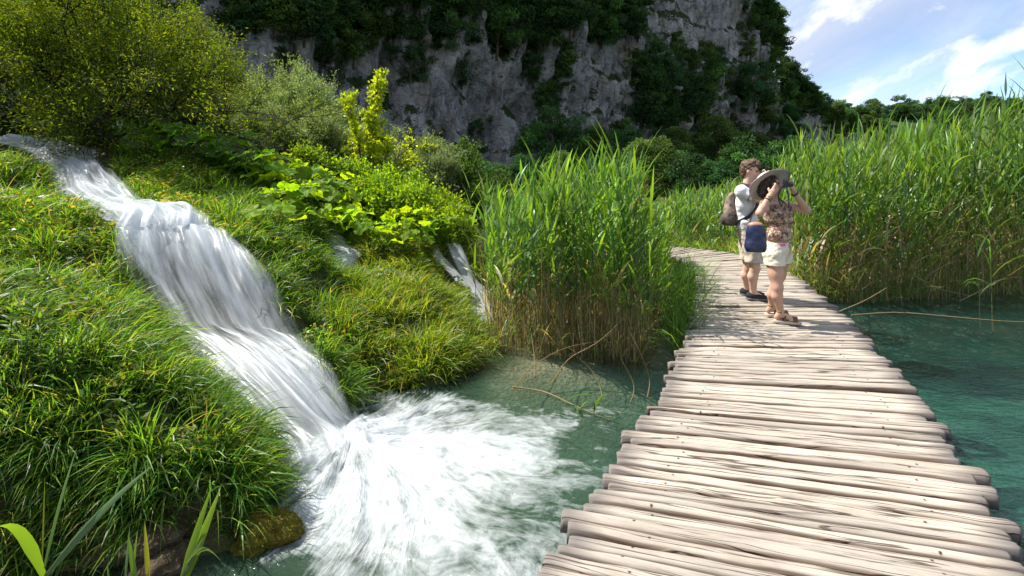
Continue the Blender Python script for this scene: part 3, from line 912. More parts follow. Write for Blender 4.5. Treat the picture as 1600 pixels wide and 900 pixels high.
# ================================================================== CLIFF
CPATH = np.array([(-75, 25), (-45, 31), (-20, 43), (0, 58), (17, 74), (32, 86), (46, 95), (60, 104), (85, 122)], float)
CHEIGHT = np.array([38, 40, 42, 43, 42, 40, 27, 12, 6], float)
seg = np.concatenate([[0], np.cumsum(np.linalg.norm(np.diff(CPATH, axis=0), axis=1))])
SS = np.arange(30, seg[-1], 0.33)
cx, cy, ch = [np.interp(SS, seg, a) for a in (CPATH[:, 0], CPATH[:, 1], CHEIGHT)]
ker = np.ones(31) / 31
def _sm(a):
    return np.convolve(np.concatenate([np.full(15, a[0]) + (np.arange(-15, 0) * (a[1] - a[0])), a, a[-1] + np.arange(1, 16) * (a[-1] - a[-2])]), ker, "valid")
cx, cy, ch = _sm(cx), _sm(cy), _sm(ch)
tx, ty = np.gradient(cx), np.gradient(cy)
tl = np.hypot(tx, ty)
nx_, ny_ = ty / tl, -tx / tl            # outwards, towards the walkway
NR = 110
hh = np.linspace(-0.02, 1, NR)
s2, h2 = np.meshgrid(SS, hh)
Zc = h2 * ch[None, :]
ridge = 1 - np.abs(fbm(s2 * 0.16, Zc * 0.045, 1.0, 3, 51)) * 2
ridge2 = 1 - np.abs(fbm(s2 * 0.55, Zc * 0.12, 4.0, 3, 61)) * 2
outw = 2.6 * fbm(s2 * 0.06, Zc * 0.05, 0, 3, 71) + 1.5 * ridge + 0.7 * ridge2 + 0.35 * fbm(s2 * 1.1, Zc * 0.8, 0, 4, 81) - 0.12 * Zc
led = Zc + 1.5 * fbm(s2 * 0.12, Zc * 0.1, 0, 2, 91)
outw -= 0.9 * (np.floor(led / 5.2) + sstep(0.7, 1.0, led / 5.2 - np.floor(led / 5.2)) - led / 5.2)
Xc = cx[None, :] + nx_[None, :] * outw
Yc = cy[None, :] + ny_[None, :] * outw
CLIFF_P = np.stack([Xc, Yc, Zc], -1)
back = [CLIFF_P]
for k, (b, up) in enumerate(((2, 0.8), (5, 2), (10, 4), (20, 7), (45, 10), (90, 8), (140, -3))):
    bx = Xc[-1] - nx_ * b * 0.75 + (b if b > 20 else 0) * 0.15
    by = Yc[-1] - ny_ * b
    bz = ch * (1 + 0.0 * b) + up * np.clip(ch / 40, 0, 1) * 1.0 - (0 if b < 140 else ch * 0.9)
    back.append(np.stack([bx, by, bz], -1)[None])
ALL = np.concatenate(back)
nr, nc = ALL.shape[:2]
idx = np.arange(nr * nc).reshape(nr, nc)
f = np.stack([idx[:-1, :-1], idx[:-1, 1:], idx[1:, 1:], idx[1:, :-1]], -1).reshape(-1, 4)
m = bpy.data.materials.new("limestone")
m.use_nodes = True
t = NT(m.node_tree)
geo = t.n("ShaderNodeNewGeometry")
pos = geo.outputs["Position"]
r1 = t.noise(t.mapping(pos, scale=(1, 1, 0.6)), 0.4, 8, 0.68, 0.4).outputs[0]
r2 = t.noise(t.mapping(pos, scale=(1, 1, 0.4)), 1.1, 6, 0.65, 0.2).outputs[0]
r3 = t.noise(pos, 3.2, 6, 0.7).outputs[0]
r4 = t.noise(t.mapping(pos, scale=(1, 1, 1.8)), 1.6, 9, 0.75, 0.6).outputs[0]
rock = t.mix(t.ramp(r1, [(0.32, 0), (0.66, 1)]), (0.20, 0.215, 0.23), (0.49, 0.50, 0.505))
rock = t.mix(t.ramp(r4, [(0.36, 0.7), (0.50, 0.0)]), rock, (0.10, 0.105, 0.11))
rock = t.mix(t.m("MULTIPLY", t.ramp(r2, [(0.35, 1), (0.52, 0)]), 0.7), rock, (0.085, 0.085, 0.085))
rock = t.mix(t.m("MULTIPLY", t.ramp(r2, [(0.55, 0), (0.7, 1)]), 0.5), rock, (0.42, 0.40, 0.37))
rock = t.mix(t.m("MULTIPLY", t.ramp(t.noise(pos, 0.3, 4, 0.6).outputs[0], [(0.52, 0), (0.66, 1)]), 0.4), rock, (0.30, 0.22, 0.14))
vor = t.n("ShaderNodeTexVoronoi", {"Vector": t.vm("ADD", t.mapping(pos, scale=(1, 1, 0.55)), t.vm("SCALE", t.noise(pos, 0.9, 4, 0.6).outputs[1]) if False else t.noise(pos, 0.9, 4, 0.6).outputs[1]), "Scale": 0.55}, feature="DISTANCE_TO_EDGE")
fis = t.ramp(vor.outputs[0], [(0.0, 1.0), (0.035, 0.0)])
rock = t.mix(t.m("MULTIPLY", fis, 0.22), rock, (0.05, 0.05, 0.05))
nz = t.n("ShaderNodeSeparateXYZ", {0: geo.outputs["Normal"]}).outputs[2]
gm = t.m("MULTIPLY", t.ramp(t.m("ADD", nz, t.m("MULTIPLY", t.m("SUBTRACT", r3, 0.5), 1.2)), [(0.28, 0), (0.42, 1)]), 1.0)
gm2 = t.ramp(t.noise(t.mapping(pos, scale=(1, 1, 0.6)), 0.22, 6, 0.7).outputs[0], [(0.55, 0), (0.62, 0.92)])
green = t.mix(r3, (0.012, 0.026, 0.008), (0.045, 0.075, 0.02))
c = t.mix(t.m("MAXIMUM", gm, gm2), rock, green)
bp = t.n("ShaderNodeBump", {"Strength": 1.0, "Distance": 0.5, "Height": t.m("ADD", t.m("ADD", t.m("MULTIPLY", r2, 0.5), t.m("MULTIPLY", r4, 1.2)), t.m("MULTIPLY", fis, -0.4))})
p = t.n("ShaderNodeBsdfPrincipled", {"Base Color": c, "Roughness": 0.9, "Specular IOR Level": 0.1, "Normal": bp})
t.n("ShaderNodeOutputMaterial", {0: p})
obj("cliff", mesh_np("cliff", ALL.reshape(-1, 3), f), m, kind="structure")

# a wooded rise far off on the right
hx, hy = np.meshgrid(np.linspace(40, 420, 90), np.linspace(120, 420, 60))
hz = -2 + 27 * sstep(130, 215, hy) * (0.78 + 0.22 * sstep(60, 170, hx)) + 2.0 * fbm(hx * 0.02, hy * 0.02, 0, 3, 15)
idx = np.arange(hx.size).reshape(hx.shape)
f = np.stack([idx[:-1, :-1], idx[:-1, 1:], idx[1:, 1:], idx[1:, :-1]], -1).reshape(-1, 4)
obj("hill", mesh_np("hill", np.stack([hx, hy, hz], -1).reshape(-1, 3), f), plain_mat("hill_growth", (0.03, 0.055, 0.018), 0.9, 0.1, 0.5, 0.3, 0.5), kind="structure")

# ================================================================== FOREST
M_FOREST = leaf_mat("forest_leaves", 0.4, (1.4, 1.35, 0.6), 0.55, 0.2)
M_BARK = plain_mat("bark", (0.07, 0.055, 0.042), 0.9, 0.1, 0.4, 12, 0.6)
FOREST = []
for k in range(6):
    H = 6.0
    nclump = 46
    wide = (1.0, 1.25, 0.8, 1.1, 0.9, 1.3)[k]
    u_ = rng.uniform(0, 1, nclump)
    hgt = 0.5 + 5.3 * u_**0.85
    rad = 2.15 * wide * np.sqrt(np.clip(1 - ((hgt - 2.9) / 3.2)**2, 0.03, 1)) * np.sqrt(rng.uniform(0.15, 1, nclump))
    th = rng.uniform(0, 2 * math.pi, nclump)
    Cc = np.stack([rad * np.cos(th), rad * np.sin(th), hgt], 1)
    cs = rng.uniform(0.38, 0.82, nclump)
    per = 120
    D = rng.normal(0, 1, (nclump, per, 3))
    D /= np.linalg.norm(D, axis=2, keepdims=True)
    D[..., 2] *= 0.62
    P = Cc[:, None] + D * (cs[:, None, None] * rng.uniform(0.35, 1.05, (nclump, per, 1)))
    P = P.reshape(-1, 3)
    D = D.reshape(-1, 3)
    base = [(0.038, 0.092, 0.022), (0.048, 0.108, 0.024), (0.066, 0.120, 0.024), (0.032, 0.080, 0.026), (0.078, 0.126, 0.026), (0.040, 0.092, 0.032)][k]
    col = np.repeat(shades(nclump, [base], None, 0.3), per, 0) * (1 + rng.normal(0, 0.2, (nclump * per, 1)))
    v, f, c = leafcards(P, D, rng.uniform(0.16, 0.34, len(P)), rng.uniform(0.10, 0.2, len(P)), np.clip(col, 0.004, 1), 0.9)
    crown_me = mesh_np("crown", v, f, c, smooth=False)
    lines = [np.array([(0, 0, -0.1), (0.05, 0, 1.2), (0.0, 0.08, 2.6), (0.05, 0.0, 4.6)])]
    for j in range(12):
        q = Cc[rng.integers(nclump)]
        z0 = rng.uniform(0.9, max(1.0, q[2] * 0.75))
        lines.append(np.array([(0, 0, z0), (q[0] * 0.4, q[1] * 0.4, z0 + (q[2] - z0) * 0.5), (q[0] * 0.75, q[1] * 0.75, z0 + (q[2] - z0) * 0.85), tuple(q)]))
    R = np.array([[0.16, 0.13, 0.09, 0.03]] + [[0.06, 0.045, 0.03, 0.012]] * 12)
    v, f, c = tubes(np.array(lines), R, 5)
    trunk_me = mesh_np("trunk", v, f)
    crown_me.materials.append(M_FOREST)
    trunk_me.materials.append(M_BARK)
    FOREST.append((trunk_me, crown_me))


def forest_tree(P, scale, label, group, kind=None, name="forest_tree", squash=1.0):
    k = int(rng.integers(len(FOREST))) if kind is None else kind
    r = thing(name, label, "tree" if name == "forest_tree" else "shrub", tuple(P), rng.uniform(0, 6.28), group, (scale, scale, scale * squash * rng.uniform(0.9, 1.15)))
    obj("trunk", FOREST[k][0], None, r)
    obj("crown", FOREST[k][1], None, r)
    return r


cu, cv = project(CLIFF_P[:, :, :])
cdep = CLIFF_P[..., 1]


def on_cliff(u, v):
    d2 = (cu - u)**2 + (cv - v)**2 + np.where(cdep < 5, 1e9, 0)
    k = np.unravel_index(np.argmin(d2), d2.shape)
    return CLIFF_P[k]


def along(u):
    return ["above the willow tree", "above the pale willow bush", "above the yellow sapling", "above the small cascades", "above the reed stand", "above the rock crack", "next to the cleft"][int(np.searchsorted([400, 540, 640, 740, 830, 900], u))]


def wood(n, box, label, group, size, name="forest_tree", ok=None, lift=0.0, squash=1.0):
    """n trees rooted on the cliff, seen inside box; size: their height in metres"""
    done = 0
    tries = 0
    while done < n and tries < n * 30:
        tries += 1
        u, v = rng.uniform(box[0], box[2]), rng.uniform(box[1], box[3])
        if ok is not None and not ok(u, v):
            continue
        P = on_cliff(u, v).copy()
        P[2] += lift
        s = rng.uniform(*size) / 6.0
        forest_tree(P - np.array([0, 0, 0.25 * s]), s, label(u, v) if callable(label) else label, group, None, name, squash)
        done += 1


LOWER = [(380, 45), (430, 62), (500, 88), (560, 98), (620, 112), (700, 120), (780, 128), (850, 98), (900, 80), (960, 48), (1010, 25)]
lo_u, lo_v = zip(*LOWER)
wood(96, (370, -60, 1010, 160), lambda u, v: "dark tree in the " + ("upper" if v < np.interp(u, lo_u, lo_v) - 60 else "lower") + " part of the cliff top wood " + along(u), "trees along the cliff top",
     (4.2, 7.2), ok=lambda u, v: v < np.interp(u, lo_u, lo_v) + 22 and v > np.interp(u, lo_u, lo_v) - 140)
wood(26, (1140, -40, 1228, 100), "dark green tree on the steep shoulder at the sky edge of the cliff", "trees on the cliff shoulder", (4.0, 7.5), ok=lambda u, v: u > 1165 or v > 70)
wood(46, (1000, 150, 1250, 305), lambda u, v: "dark tree " + ("high" if v < 200 else "midway" if v < 250 else "low") + " in the wooded gully, " + ("beside the lower rock wall" if u < 1085 else "under the pale upper rock" if u < 1165 else "toward the open sky"), "trees in the gully", (5, 8.5), ok=lambda u, v: v > 165 + (1120 - u) * 0.1)
wood(20, (900, -20, 1000, 90), "dark tree filling the cleft between the two rock faces", "trees in the cleft", (4, 6.5))
wood(16, (985, 95, 1165, 190), lambda u, v: "dark tree just below the pale upper rock, " + ("nearest the cleft" if u < 1040 else "under its middle" if u < 1100 else "toward the sky side"), "trees under the upper rock", (4, 6.5))
wood(26, (800, -30, 1000, 70), "dark tree at the very top of the cliff between the rock crack and the cleft", "trees at the cliff crest", (4.5, 7.0))
wood(14, (822, 115, 885, 270), "small dark tree clinging to the crack between rock walls", "trees in the rock crack", (2.4, 4.2))
wood(26, (430, 90, 1200, 255), lambda u, v: "small dark ledge bush on the " + ("grey rock wall " + along(u) if u < 985 else "pale upper rock face"), "bushes on the ledges", (0.8, 1.9), name="ledge_bush")
for k in range(20):
    u = rng.uniform(850, 1260)
    P = on_cliff(u, 285)
    d = P[1] * rng.uniform(0.72, 0.93)
    q = px(u, 300, d)
    q[2] = float(ground_z(q[0], q[1])) - 0.2
    forest_tree(q, rng.uniform(3.5, 6.5) / 6, "dark tree at the cliff foot, " + ("above the reed stand" if u < 980 else "between reed stand and the two people" if u < 1150 else "above the two people"), "trees at the cliff foot")
for k in range(26):
    u = rng.uniform(1212, 1330)
    v = np.interp(u, [1212, 1235, 1255, 1275, 1300, 1330], [40, 92, 128, 152, 172, 178]) + rng.uniform(-4, 40)
    P = on_cliff(u, v)
    forest_tree(P - np.array([0, 0, 0.3]), rng.uniform(3.2, 5.6) / 6, "dark tree on the slope falling away from the cliff against the sky", "trees on the falling slope")
for k in range(84):
    row = k % 3
    y = 190 + row * 14 + rng.uniform(-9, 9)
    x = (1275 + (k // 3) * 14 + rng.uniform(-9, 9) - 800) / F * y
    z = -2 + 27 * float(sstep(130, 215, np.float64(y))) * (0.78 + 0.22 * float(sstep(60, 170, np.float64(x))))
    forest_tree((x, y, z - 1.0), rng.uniform(4.5, 9.0) / 6, "tree of the distant wooded ridge, " + ("next to the slope of the cliff" if x / y < 0.72 else "in the middle of the ridge" if x / y < 0.86 else "above the end of the reed wall"), "trees on the far ridge", None)

for k in range(27):
    u = 735 + 20 * k + rng.uniform(-12, 12)
    d = rng.uniform(21, 30)
    q = px(u, 300, d)
    q[2] = float(ground_z(q[0], q[1])) - 0.3
    forest_tree(q, rng.uniform(1.5, 2.4) / 6 * (1.3 if 980 < u < 1260 else 0.8), "low dark bush before the cliff foot, " + ("behind the end of the reed stand" if u < 850 else "behind the reed stand" if u < 980 else "between reed stand and the two people" if u < 1160 else "behind the reed wall"), "bushes behind the reeds", name="dark_bush")
wood(22, (1235, 160, 1420, 235), "dark tree low on the slope behind the wall of reeds", "trees low on the slope", (3.0, 5.0))

# ================================================================== TREES AND SHRUBS OF THE BANK
def grow(base, stems, levels, kids, length, ratio, radius, spread, up, el=(0.5, 1.4), droop=0.0, az=None, wob=0.12, reach=(0.35, 1.0)):
    """branching skeleton: list of (points(5,3), radii(5)), and the lines of the last two levels"""
    out, twigs = [], []
    todo = []
    for i in range(stems):
        a = rng.uniform(0, 2 * math.pi) if az is None else az[i % len(az)] + rng.normal(0, 0.25)
        e = rng.uniform(*el)
        todo.append((np.array(base) + rng.normal(0, 0.06, 3) * (1, 1, 0), np.array([math.cos(a) * math.cos(e), math.sin(a) * math.cos(e), math.sin(e)]), length * rng.uniform(0.75, 1.15), radius, 0))
    while todo:
        p, d, L, r, lev = todo.pop()
        pts = [p]
        dd = d.copy()
        for k in range(4):
            dd = dd + rng.normal(0, wob, 3) + np.array([0, 0, up - droop * (lev >= levels - 2)])
            dd /= np.linalg.norm(dd)
            pts.append(pts[-1] + dd * L / 4)
        pts = np.array(pts)
        out.append((pts, np.linspace(r, r * 0.45, 5)))
        if lev >= levels - 2:
            twigs.append(pts)
        if lev < levels - 1:
            for k in range(kids):
                f = rng.uniform(*reach)
                i = min(int(f * 4), 3)
                q = pts[i] + (pts[i + 1] - pts[i]) * (f * 4 - i)
                nd = dd + rng.normal(0, spread, 3)
                nd /= np.linalg.norm(nd)
                todo.append((q, nd, L * ratio * rng.uniform(0.75, 1.2), r * 0.55, lev + 1))
    return out, np.array(twigs)


def flatten(sk, base, k):
    """a lower, wider crown"""
    for o in sk[0]:
        o[0][:, 2] = base[2] + (o[0][:, 2] - base[2]) * k
    tw = sk[1].copy()
    tw[:, :, 2] = base[2] + (tw[:, :, 2] - base[2]) * k
    return sk[0], tw


def plant(name, label, cat, base, sk, nleaf, L, W, cols, mat, bark, weights=None, scat=0.05, spread=0.9, droop=0.0, group=None, bright=None, trunk_name="trunk"):
    out, tw = sk
    root = thing(name, label, cat, tuple(base), 0, group)
    P = np.array([o[0] for o in out]) - np.array(base)
    R = np.array([o[1] for o in out])
    v, f, c = tubes(P, R, 5)
    obj(trunk_name, mesh_np(trunk_name, v, f), bark, root)
    k = rng.integers(0, len(tw), nleaf)
    s = rng.uniform(0, 4, nleaf)
    i = np.minimum(s.astype(int), 3)
    a, b = tw[k, i], tw[k, i + 1]
    Q = a + (b - a) * (s - i)[:, None] + rng.normal(0, scat, (nleaf, 3)) - np.array(base)
    D = (b - a) / (np.linalg.norm(b - a, axis=1, keepdims=True) + 1e-9)
    if name == "willow_tree":           # the leaves thin out on the bare lower limbs
        keep = rng.uniform(0, 1, nleaf) < 0.30 + 0.70 * sstep(0.7, 2.1, Q[:, 2] + 0.35 * fbm(Q[:, 0] * 1.2, Q[:, 1] * 1.2, Q[:, 2], 2, 3))
        Q, D = Q[keep], D[keep]
        nleaf = len(Q)
    col = shades(nleaf, cols, weights, 0.2)
    v, f, c = leafcards(Q, D, rng.uniform(L * 0.7, L * 1.25, nleaf), rng.uniform(W * 0.75, W * 1.2, nleaf), col, spread, droop)
    obj("crown", mesh_np("crown", v, f, c, smooth=False), mat, root)
    return root


M_WILLOW = leaf_mat("willow_leaves", 0.5, (2.1, 1.75, 0.3), 0.6, 0.15)
M_PALE = leaf_mat("pale_leaves", 0.42, (1.45, 1.35, 0.7), 0.5, 0.3)
M_YELLOW = leaf_mat("yellow_leaves", 0.5, (1.5, 1.35, 0.3), 0.45, 0.3)
M_DARKBARK = plain_mat("dark_bark", (0.035, 0.028, 0.02), 0.9, 0.1, 0.4, 12, 0.6)

b = hit(120, 228, 8.0, 13.0)
sk = grow(b, 13, 5, 4, 2.3, 0.64, 0.045, 0.6, 0.02, (0.2, 1.35), 0.03, az=[0.15, -0.25, 0.6, 1.4, 2.4, 3.1, -2.6, -1.2, -0.6, 0.3, 2.9])
sk = flatten(([(o[0].copy(), o[1]) for o in sk[0]], sk[1]), b, 0.84)
plant("willow_tree", "large spreading yellow green willow tree overhanging the head of the falls", "tree", b, sk, 210000, 0.064, 0.018,
      [(0.055, 0.115, 0.011), (0.10, 0.165, 0.013), (0.16, 0.21, 0.015)], M_WILLOW, M_DARKBARK, None, 0.09)
b = np.array([-11.6, 11.6, 2.3])
sk = grow(b, 11, 5, 4, 2.2, 0.64, 0.05, 0.6, 0.03, (0.3, 1.4), 0.02)
sk = flatten(([(o[0].copy(), o[1]) for o in sk[0]], sk[1]), b, 0.80)
plant("willow_tree", "second willow tree, cut by the edge, farther up the stream", "tree", b, sk, 110000, 0.085, 0.025, [(0.04, 0.09, 0.011), (0.065, 0.12, 0.013), (0.10, 0.15, 0.014)], M_WILLOW, M_DARKBARK, None, 0.1)
for (u, v, d, hgt, rad, n, lab) in [(440, 268, 13.0, 1.45, 0, 60000, "pale grey green willow bush behind the broad leaves, before the cliff"), (505, 275, 12.3, 0.85, 0, 26000, "low pale willow bush close beside the yellow sapling"),
                                    (660, 330, 12.0, 0.85, 0, 30000, "rounded pale green bush right of the yellow sapling"), (615, 318, 12.9, 0.85, 0, 20000, "pale bush half hidden behind the yellow sapling"),
                                    (330, 240, 13.5, 1.2, 0, 30000, "pale bush in the shade under the large willow")]:
    b = px(u, v, d)
    b[2] = min(b[2], float(ground_z(b[0], b[1])) + 0.3)
    top = px(u, v, d)[2]
    sk = grow(b, 12, 4, 4, hgt * 1.05, 0.62, 0.03, 0.5, 0.05, (0.35, 1.4), 0.0)
    plant("willow_bush", lab, "bush", b, sk, n, 0.075, 0.018, [(0.19, 0.25, 0.10), (0.24, 0.30, 0.13), (0.16, 0.23, 0.08)], M_PALE, M_BARK, None, 0.05)
b = px(570, 318, 11.2)
b[2] = float(ground_z(b[0], b[1]))
sk = grow(b + np.array([0.2, 0, 0]), 5, 3, 7, 0.95, 0.35, 0.018, 0.40, 0.03, (0.85, 1.2), 0.0, az=[0.1, -0.3, 0.4, 2.9, -1.2])
sk2 = grow(b, 4, 3, 13, 1.8, 0.2, 0.022, 0.45, 0.04, (1.36, 1.54), 0.0, wob=0.05, reach=(0.2, 1.0))
sk = (sk[0] + sk2[0], np.concatenate([sk[1], sk2[1]]))
plant("yellow_sapling", "upright sapling with bright yellow leaves standing above the bank", "sapling", b, sk, 7500, 0.07, 0.044, [(0.34, 0.38, 0.018), (0.42, 0.42, 0.02), (0.26, 0.34, 0.02)], M_YELLOW, M_BARK, None, 0.03)

# leafy undergrowth
M_SHRUB = leaf_mat("shrub_leaves", 0.52, (2.0, 1.7, 0.35), 0.5, 0.25)


def shrub(u, v, d, r, h, n, L, cols, label, group=None, name="leafy_shrub", W=None, ground=True):
    b = px(u, v, d)
    if ground:
        b[2] = float(ground_z(b[0], b[1]))
    sk = grow(b, 10, 3, 4, h * 0.75, 0.6, 0.012, 0.6, 0.03, (0.3, 1.4), 0.0)
    return plant(name, label, "shrub", b, sk, n, L, W or L * 0.62, cols, M_SHRUB, M_BARK, None, 0.06, group=group, trunk_name="stem")


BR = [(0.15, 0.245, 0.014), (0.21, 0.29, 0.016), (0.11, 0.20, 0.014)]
DK = [(0.022, 0.055, 0.012), (0.035, 0.075, 0.013), (0.05, 0.09, 0.015)]  # darker leaf colours with the shade of these spots painted in
ORD = ["first", "second", "third", "fourth", "fifth", "sixth", "seventh", "eighth", "ninth", "tenth", "eleventh", "twelfth"]
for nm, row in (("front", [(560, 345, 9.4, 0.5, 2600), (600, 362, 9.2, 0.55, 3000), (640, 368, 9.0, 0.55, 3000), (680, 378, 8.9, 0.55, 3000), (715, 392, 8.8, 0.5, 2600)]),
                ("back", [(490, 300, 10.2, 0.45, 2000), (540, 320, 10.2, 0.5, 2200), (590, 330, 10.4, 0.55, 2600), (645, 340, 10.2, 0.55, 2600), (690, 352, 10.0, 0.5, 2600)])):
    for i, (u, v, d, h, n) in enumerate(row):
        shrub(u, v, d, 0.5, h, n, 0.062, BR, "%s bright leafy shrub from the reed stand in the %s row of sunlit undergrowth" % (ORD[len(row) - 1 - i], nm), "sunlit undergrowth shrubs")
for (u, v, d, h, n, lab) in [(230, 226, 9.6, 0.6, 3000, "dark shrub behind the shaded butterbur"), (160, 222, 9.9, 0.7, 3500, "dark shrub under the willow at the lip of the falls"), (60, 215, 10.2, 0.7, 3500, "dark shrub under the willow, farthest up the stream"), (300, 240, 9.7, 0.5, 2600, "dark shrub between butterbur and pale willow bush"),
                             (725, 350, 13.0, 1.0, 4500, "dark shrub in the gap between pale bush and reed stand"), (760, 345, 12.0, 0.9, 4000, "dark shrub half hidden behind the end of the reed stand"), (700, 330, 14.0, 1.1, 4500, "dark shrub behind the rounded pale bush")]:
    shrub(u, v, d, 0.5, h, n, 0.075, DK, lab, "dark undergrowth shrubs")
for i, (u, v, d, h, n) in enumerate([(1312, 476, 7.4, 0.28, 1500), (1292, 466, 7.5, 0.38, 2400), (1268, 452, 7.75, 0.42, 2600), (1245, 440, 8.0, 0.45, 2600), (1258, 425, 8.5, 0.5, 2400), (1228, 412, 9.3, 0.5, 2400)]):
    shrub(u, v, d, 0.4, h, n, 0.05, [(0.06, 0.14, 0.014), (0.085, 0.17, 0.016), (0.045, 0.11, 0.014)], "%s fresh green shrub from the open water along the walkway edge" % ORD[i], "shrubs at the walkway edge", W=0.024)

# ------------------------------------------------------------------ butterbur
M_BUTTER = leaf_mat("broad_leaves", 0.58, (2.1, 1.8, 0.3), 0.6, 0.2)
M_STALK = leaf_mat("leaf_stalks", 0.2, (1.4, 1.3, 0.5))


def broad_leaf_mesh(seed, col):
    r = np.random.default_rng(seed)
    na, nr_ = 26, 4
    V, C = [(0.0, 0.0, 0.0)], [col]
    for j in range(1, nr_ + 1):
        for i in range(na):
            a = -math.pi + 2 * math.pi * (i + 0.5) / na
            notch = 1 - 0.75 * math.exp(-((abs(a) - math.pi) / 0.32)**2)
            R = (0.55 + 0.13 * math.cos(a)) * notch * (1 + 0.05 * math.sin(9 * a + seed) + 0.03 * r.normal())
            q = j / nr_ * R
            z = 0.16 * (j / nr_)**2 * (0.6 + 0.5 * math.sin(5 * a + seed)) - 0.10 * (j / nr_) + 0.03 * math.cos(11 * a) * (j / nr_)
            V.append((q * math.cos(a) + 0.05, q * math.sin(a), z))
            C.append(tuple(np.array(col) * (1.15 - 0.25 * (i % 2) * (j < 4))))
    tris = [(0, 1 + i, 1 + (i + 1) % na) for i in range(na)]
    quads = [(1 + (j - 1) * na + i, 1 + j * na + i, 1 + j * na + (i + 1) % na, 1 + (j - 1) * na + (i + 1) % na) for j in range(1, nr_) for i in range(na)]
    return mesh_np("leaf", np.array(V), [np.array(tris), np.array(quads)], np.array(C))


LEAF_SUN = [broad_leaf_mesh(s, c) for s, c in ((1, (0.16, 0.26, 0.014)), (2, (0.21, 0.30, 0.018)), (3, (0.13, 0.23, 0.014)))]  # lighter copy: sunlight painted into the leaf colours
LEAF_SHADE = [broad_leaf_mesh(s, c) for s, c in ((4, (0.055, 0.13, 0.015)), (5, (0.075, 0.155, 0.016)))]  # darker copy: shade below the willow painted into the leaf colours
v, f, c = tubes(np.array([[(0, 0, -1), (0.06, 0.02, -0.6), (0.05, 0.0, -0.25), (0, 0, 0)]]), 0.03, 4, (0.10, 0.15, 0.03))
STALK = mesh_np("stalk", v, f, c)
STALK.materials.append(M_STALK)
for me in LEAF_SUN + LEAF_SHADE:
    me.materials.append(M_BUTTER)


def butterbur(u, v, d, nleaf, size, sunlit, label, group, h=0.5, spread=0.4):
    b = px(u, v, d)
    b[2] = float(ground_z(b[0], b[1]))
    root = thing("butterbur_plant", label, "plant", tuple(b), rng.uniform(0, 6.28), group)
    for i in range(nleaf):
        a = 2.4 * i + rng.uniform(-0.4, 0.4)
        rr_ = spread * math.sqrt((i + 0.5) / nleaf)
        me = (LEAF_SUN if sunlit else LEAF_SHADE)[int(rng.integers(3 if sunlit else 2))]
        s = size * rng.uniform(0.7, 1.2)
        hz_ = h * rng.uniform(0.55, 1.1)
        lf = obj("leaf", me, None, root, (rr_ * math.cos(a), rr_ * math.sin(a), hz_), (rng.normal(0, 0.42), 0.3 + rng.normal(0, 0.4), a), s)
        obj("stalk", STALK, None, lf, (0, 0, 0), (0, -0.2, 0), (0.4, 0.4, hz_ / s))
    return root


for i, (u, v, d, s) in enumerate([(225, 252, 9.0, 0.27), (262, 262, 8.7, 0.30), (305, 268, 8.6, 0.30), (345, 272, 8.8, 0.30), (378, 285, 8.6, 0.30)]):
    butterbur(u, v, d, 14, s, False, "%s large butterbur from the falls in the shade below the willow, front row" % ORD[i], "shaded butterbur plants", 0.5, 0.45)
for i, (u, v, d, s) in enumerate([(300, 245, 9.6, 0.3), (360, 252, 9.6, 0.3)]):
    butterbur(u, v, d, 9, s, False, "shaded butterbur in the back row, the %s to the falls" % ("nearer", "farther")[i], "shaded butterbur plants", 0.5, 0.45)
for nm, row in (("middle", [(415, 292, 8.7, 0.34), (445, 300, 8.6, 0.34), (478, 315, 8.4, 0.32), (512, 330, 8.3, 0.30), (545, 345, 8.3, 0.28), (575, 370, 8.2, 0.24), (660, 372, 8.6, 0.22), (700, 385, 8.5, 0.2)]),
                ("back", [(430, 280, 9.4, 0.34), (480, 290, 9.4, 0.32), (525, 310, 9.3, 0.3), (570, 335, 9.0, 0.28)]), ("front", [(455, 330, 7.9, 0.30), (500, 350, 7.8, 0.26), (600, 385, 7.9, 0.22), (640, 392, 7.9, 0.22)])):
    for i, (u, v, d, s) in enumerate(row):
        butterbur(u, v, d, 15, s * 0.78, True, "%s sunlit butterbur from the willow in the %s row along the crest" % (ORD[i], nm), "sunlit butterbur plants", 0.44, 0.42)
butterbur(428, 352, 6.5, 7, 0.26, True, "butterbur clump with pale shiny leaves standing alone before the others", None, 0.4, 0.24)
b = butterbur(16, 770, 2.55, 4, 0.15, False, "broad shiny leaves low on the near mound at the picture edge", None, 0.18, 0.13)
b = butterbur(150, 860, 2.62, 5, 0.085, True, "small round leaved plant under the near mound", None, 0.07, 0.07)

# ================================================================== REEDS
M_REED = leaf_mat("reed_leaves", 0.48, (1.7, 1.45, 0.5), 0.4, 0.35)
REED_G = [(0.075, 0.165, 0.022), (0.115, 0.21, 0.024), (0.065, 0.14, 0.042), (0.155, 0.245, 0.026), (0.12, 0.17, 0.08)]
TAN = [(0.25, 0.205, 0.115), (0.33, 0.27, 0.155), (0.19, 0.14, 0.08), (0.38, 0.325, 0.20)]


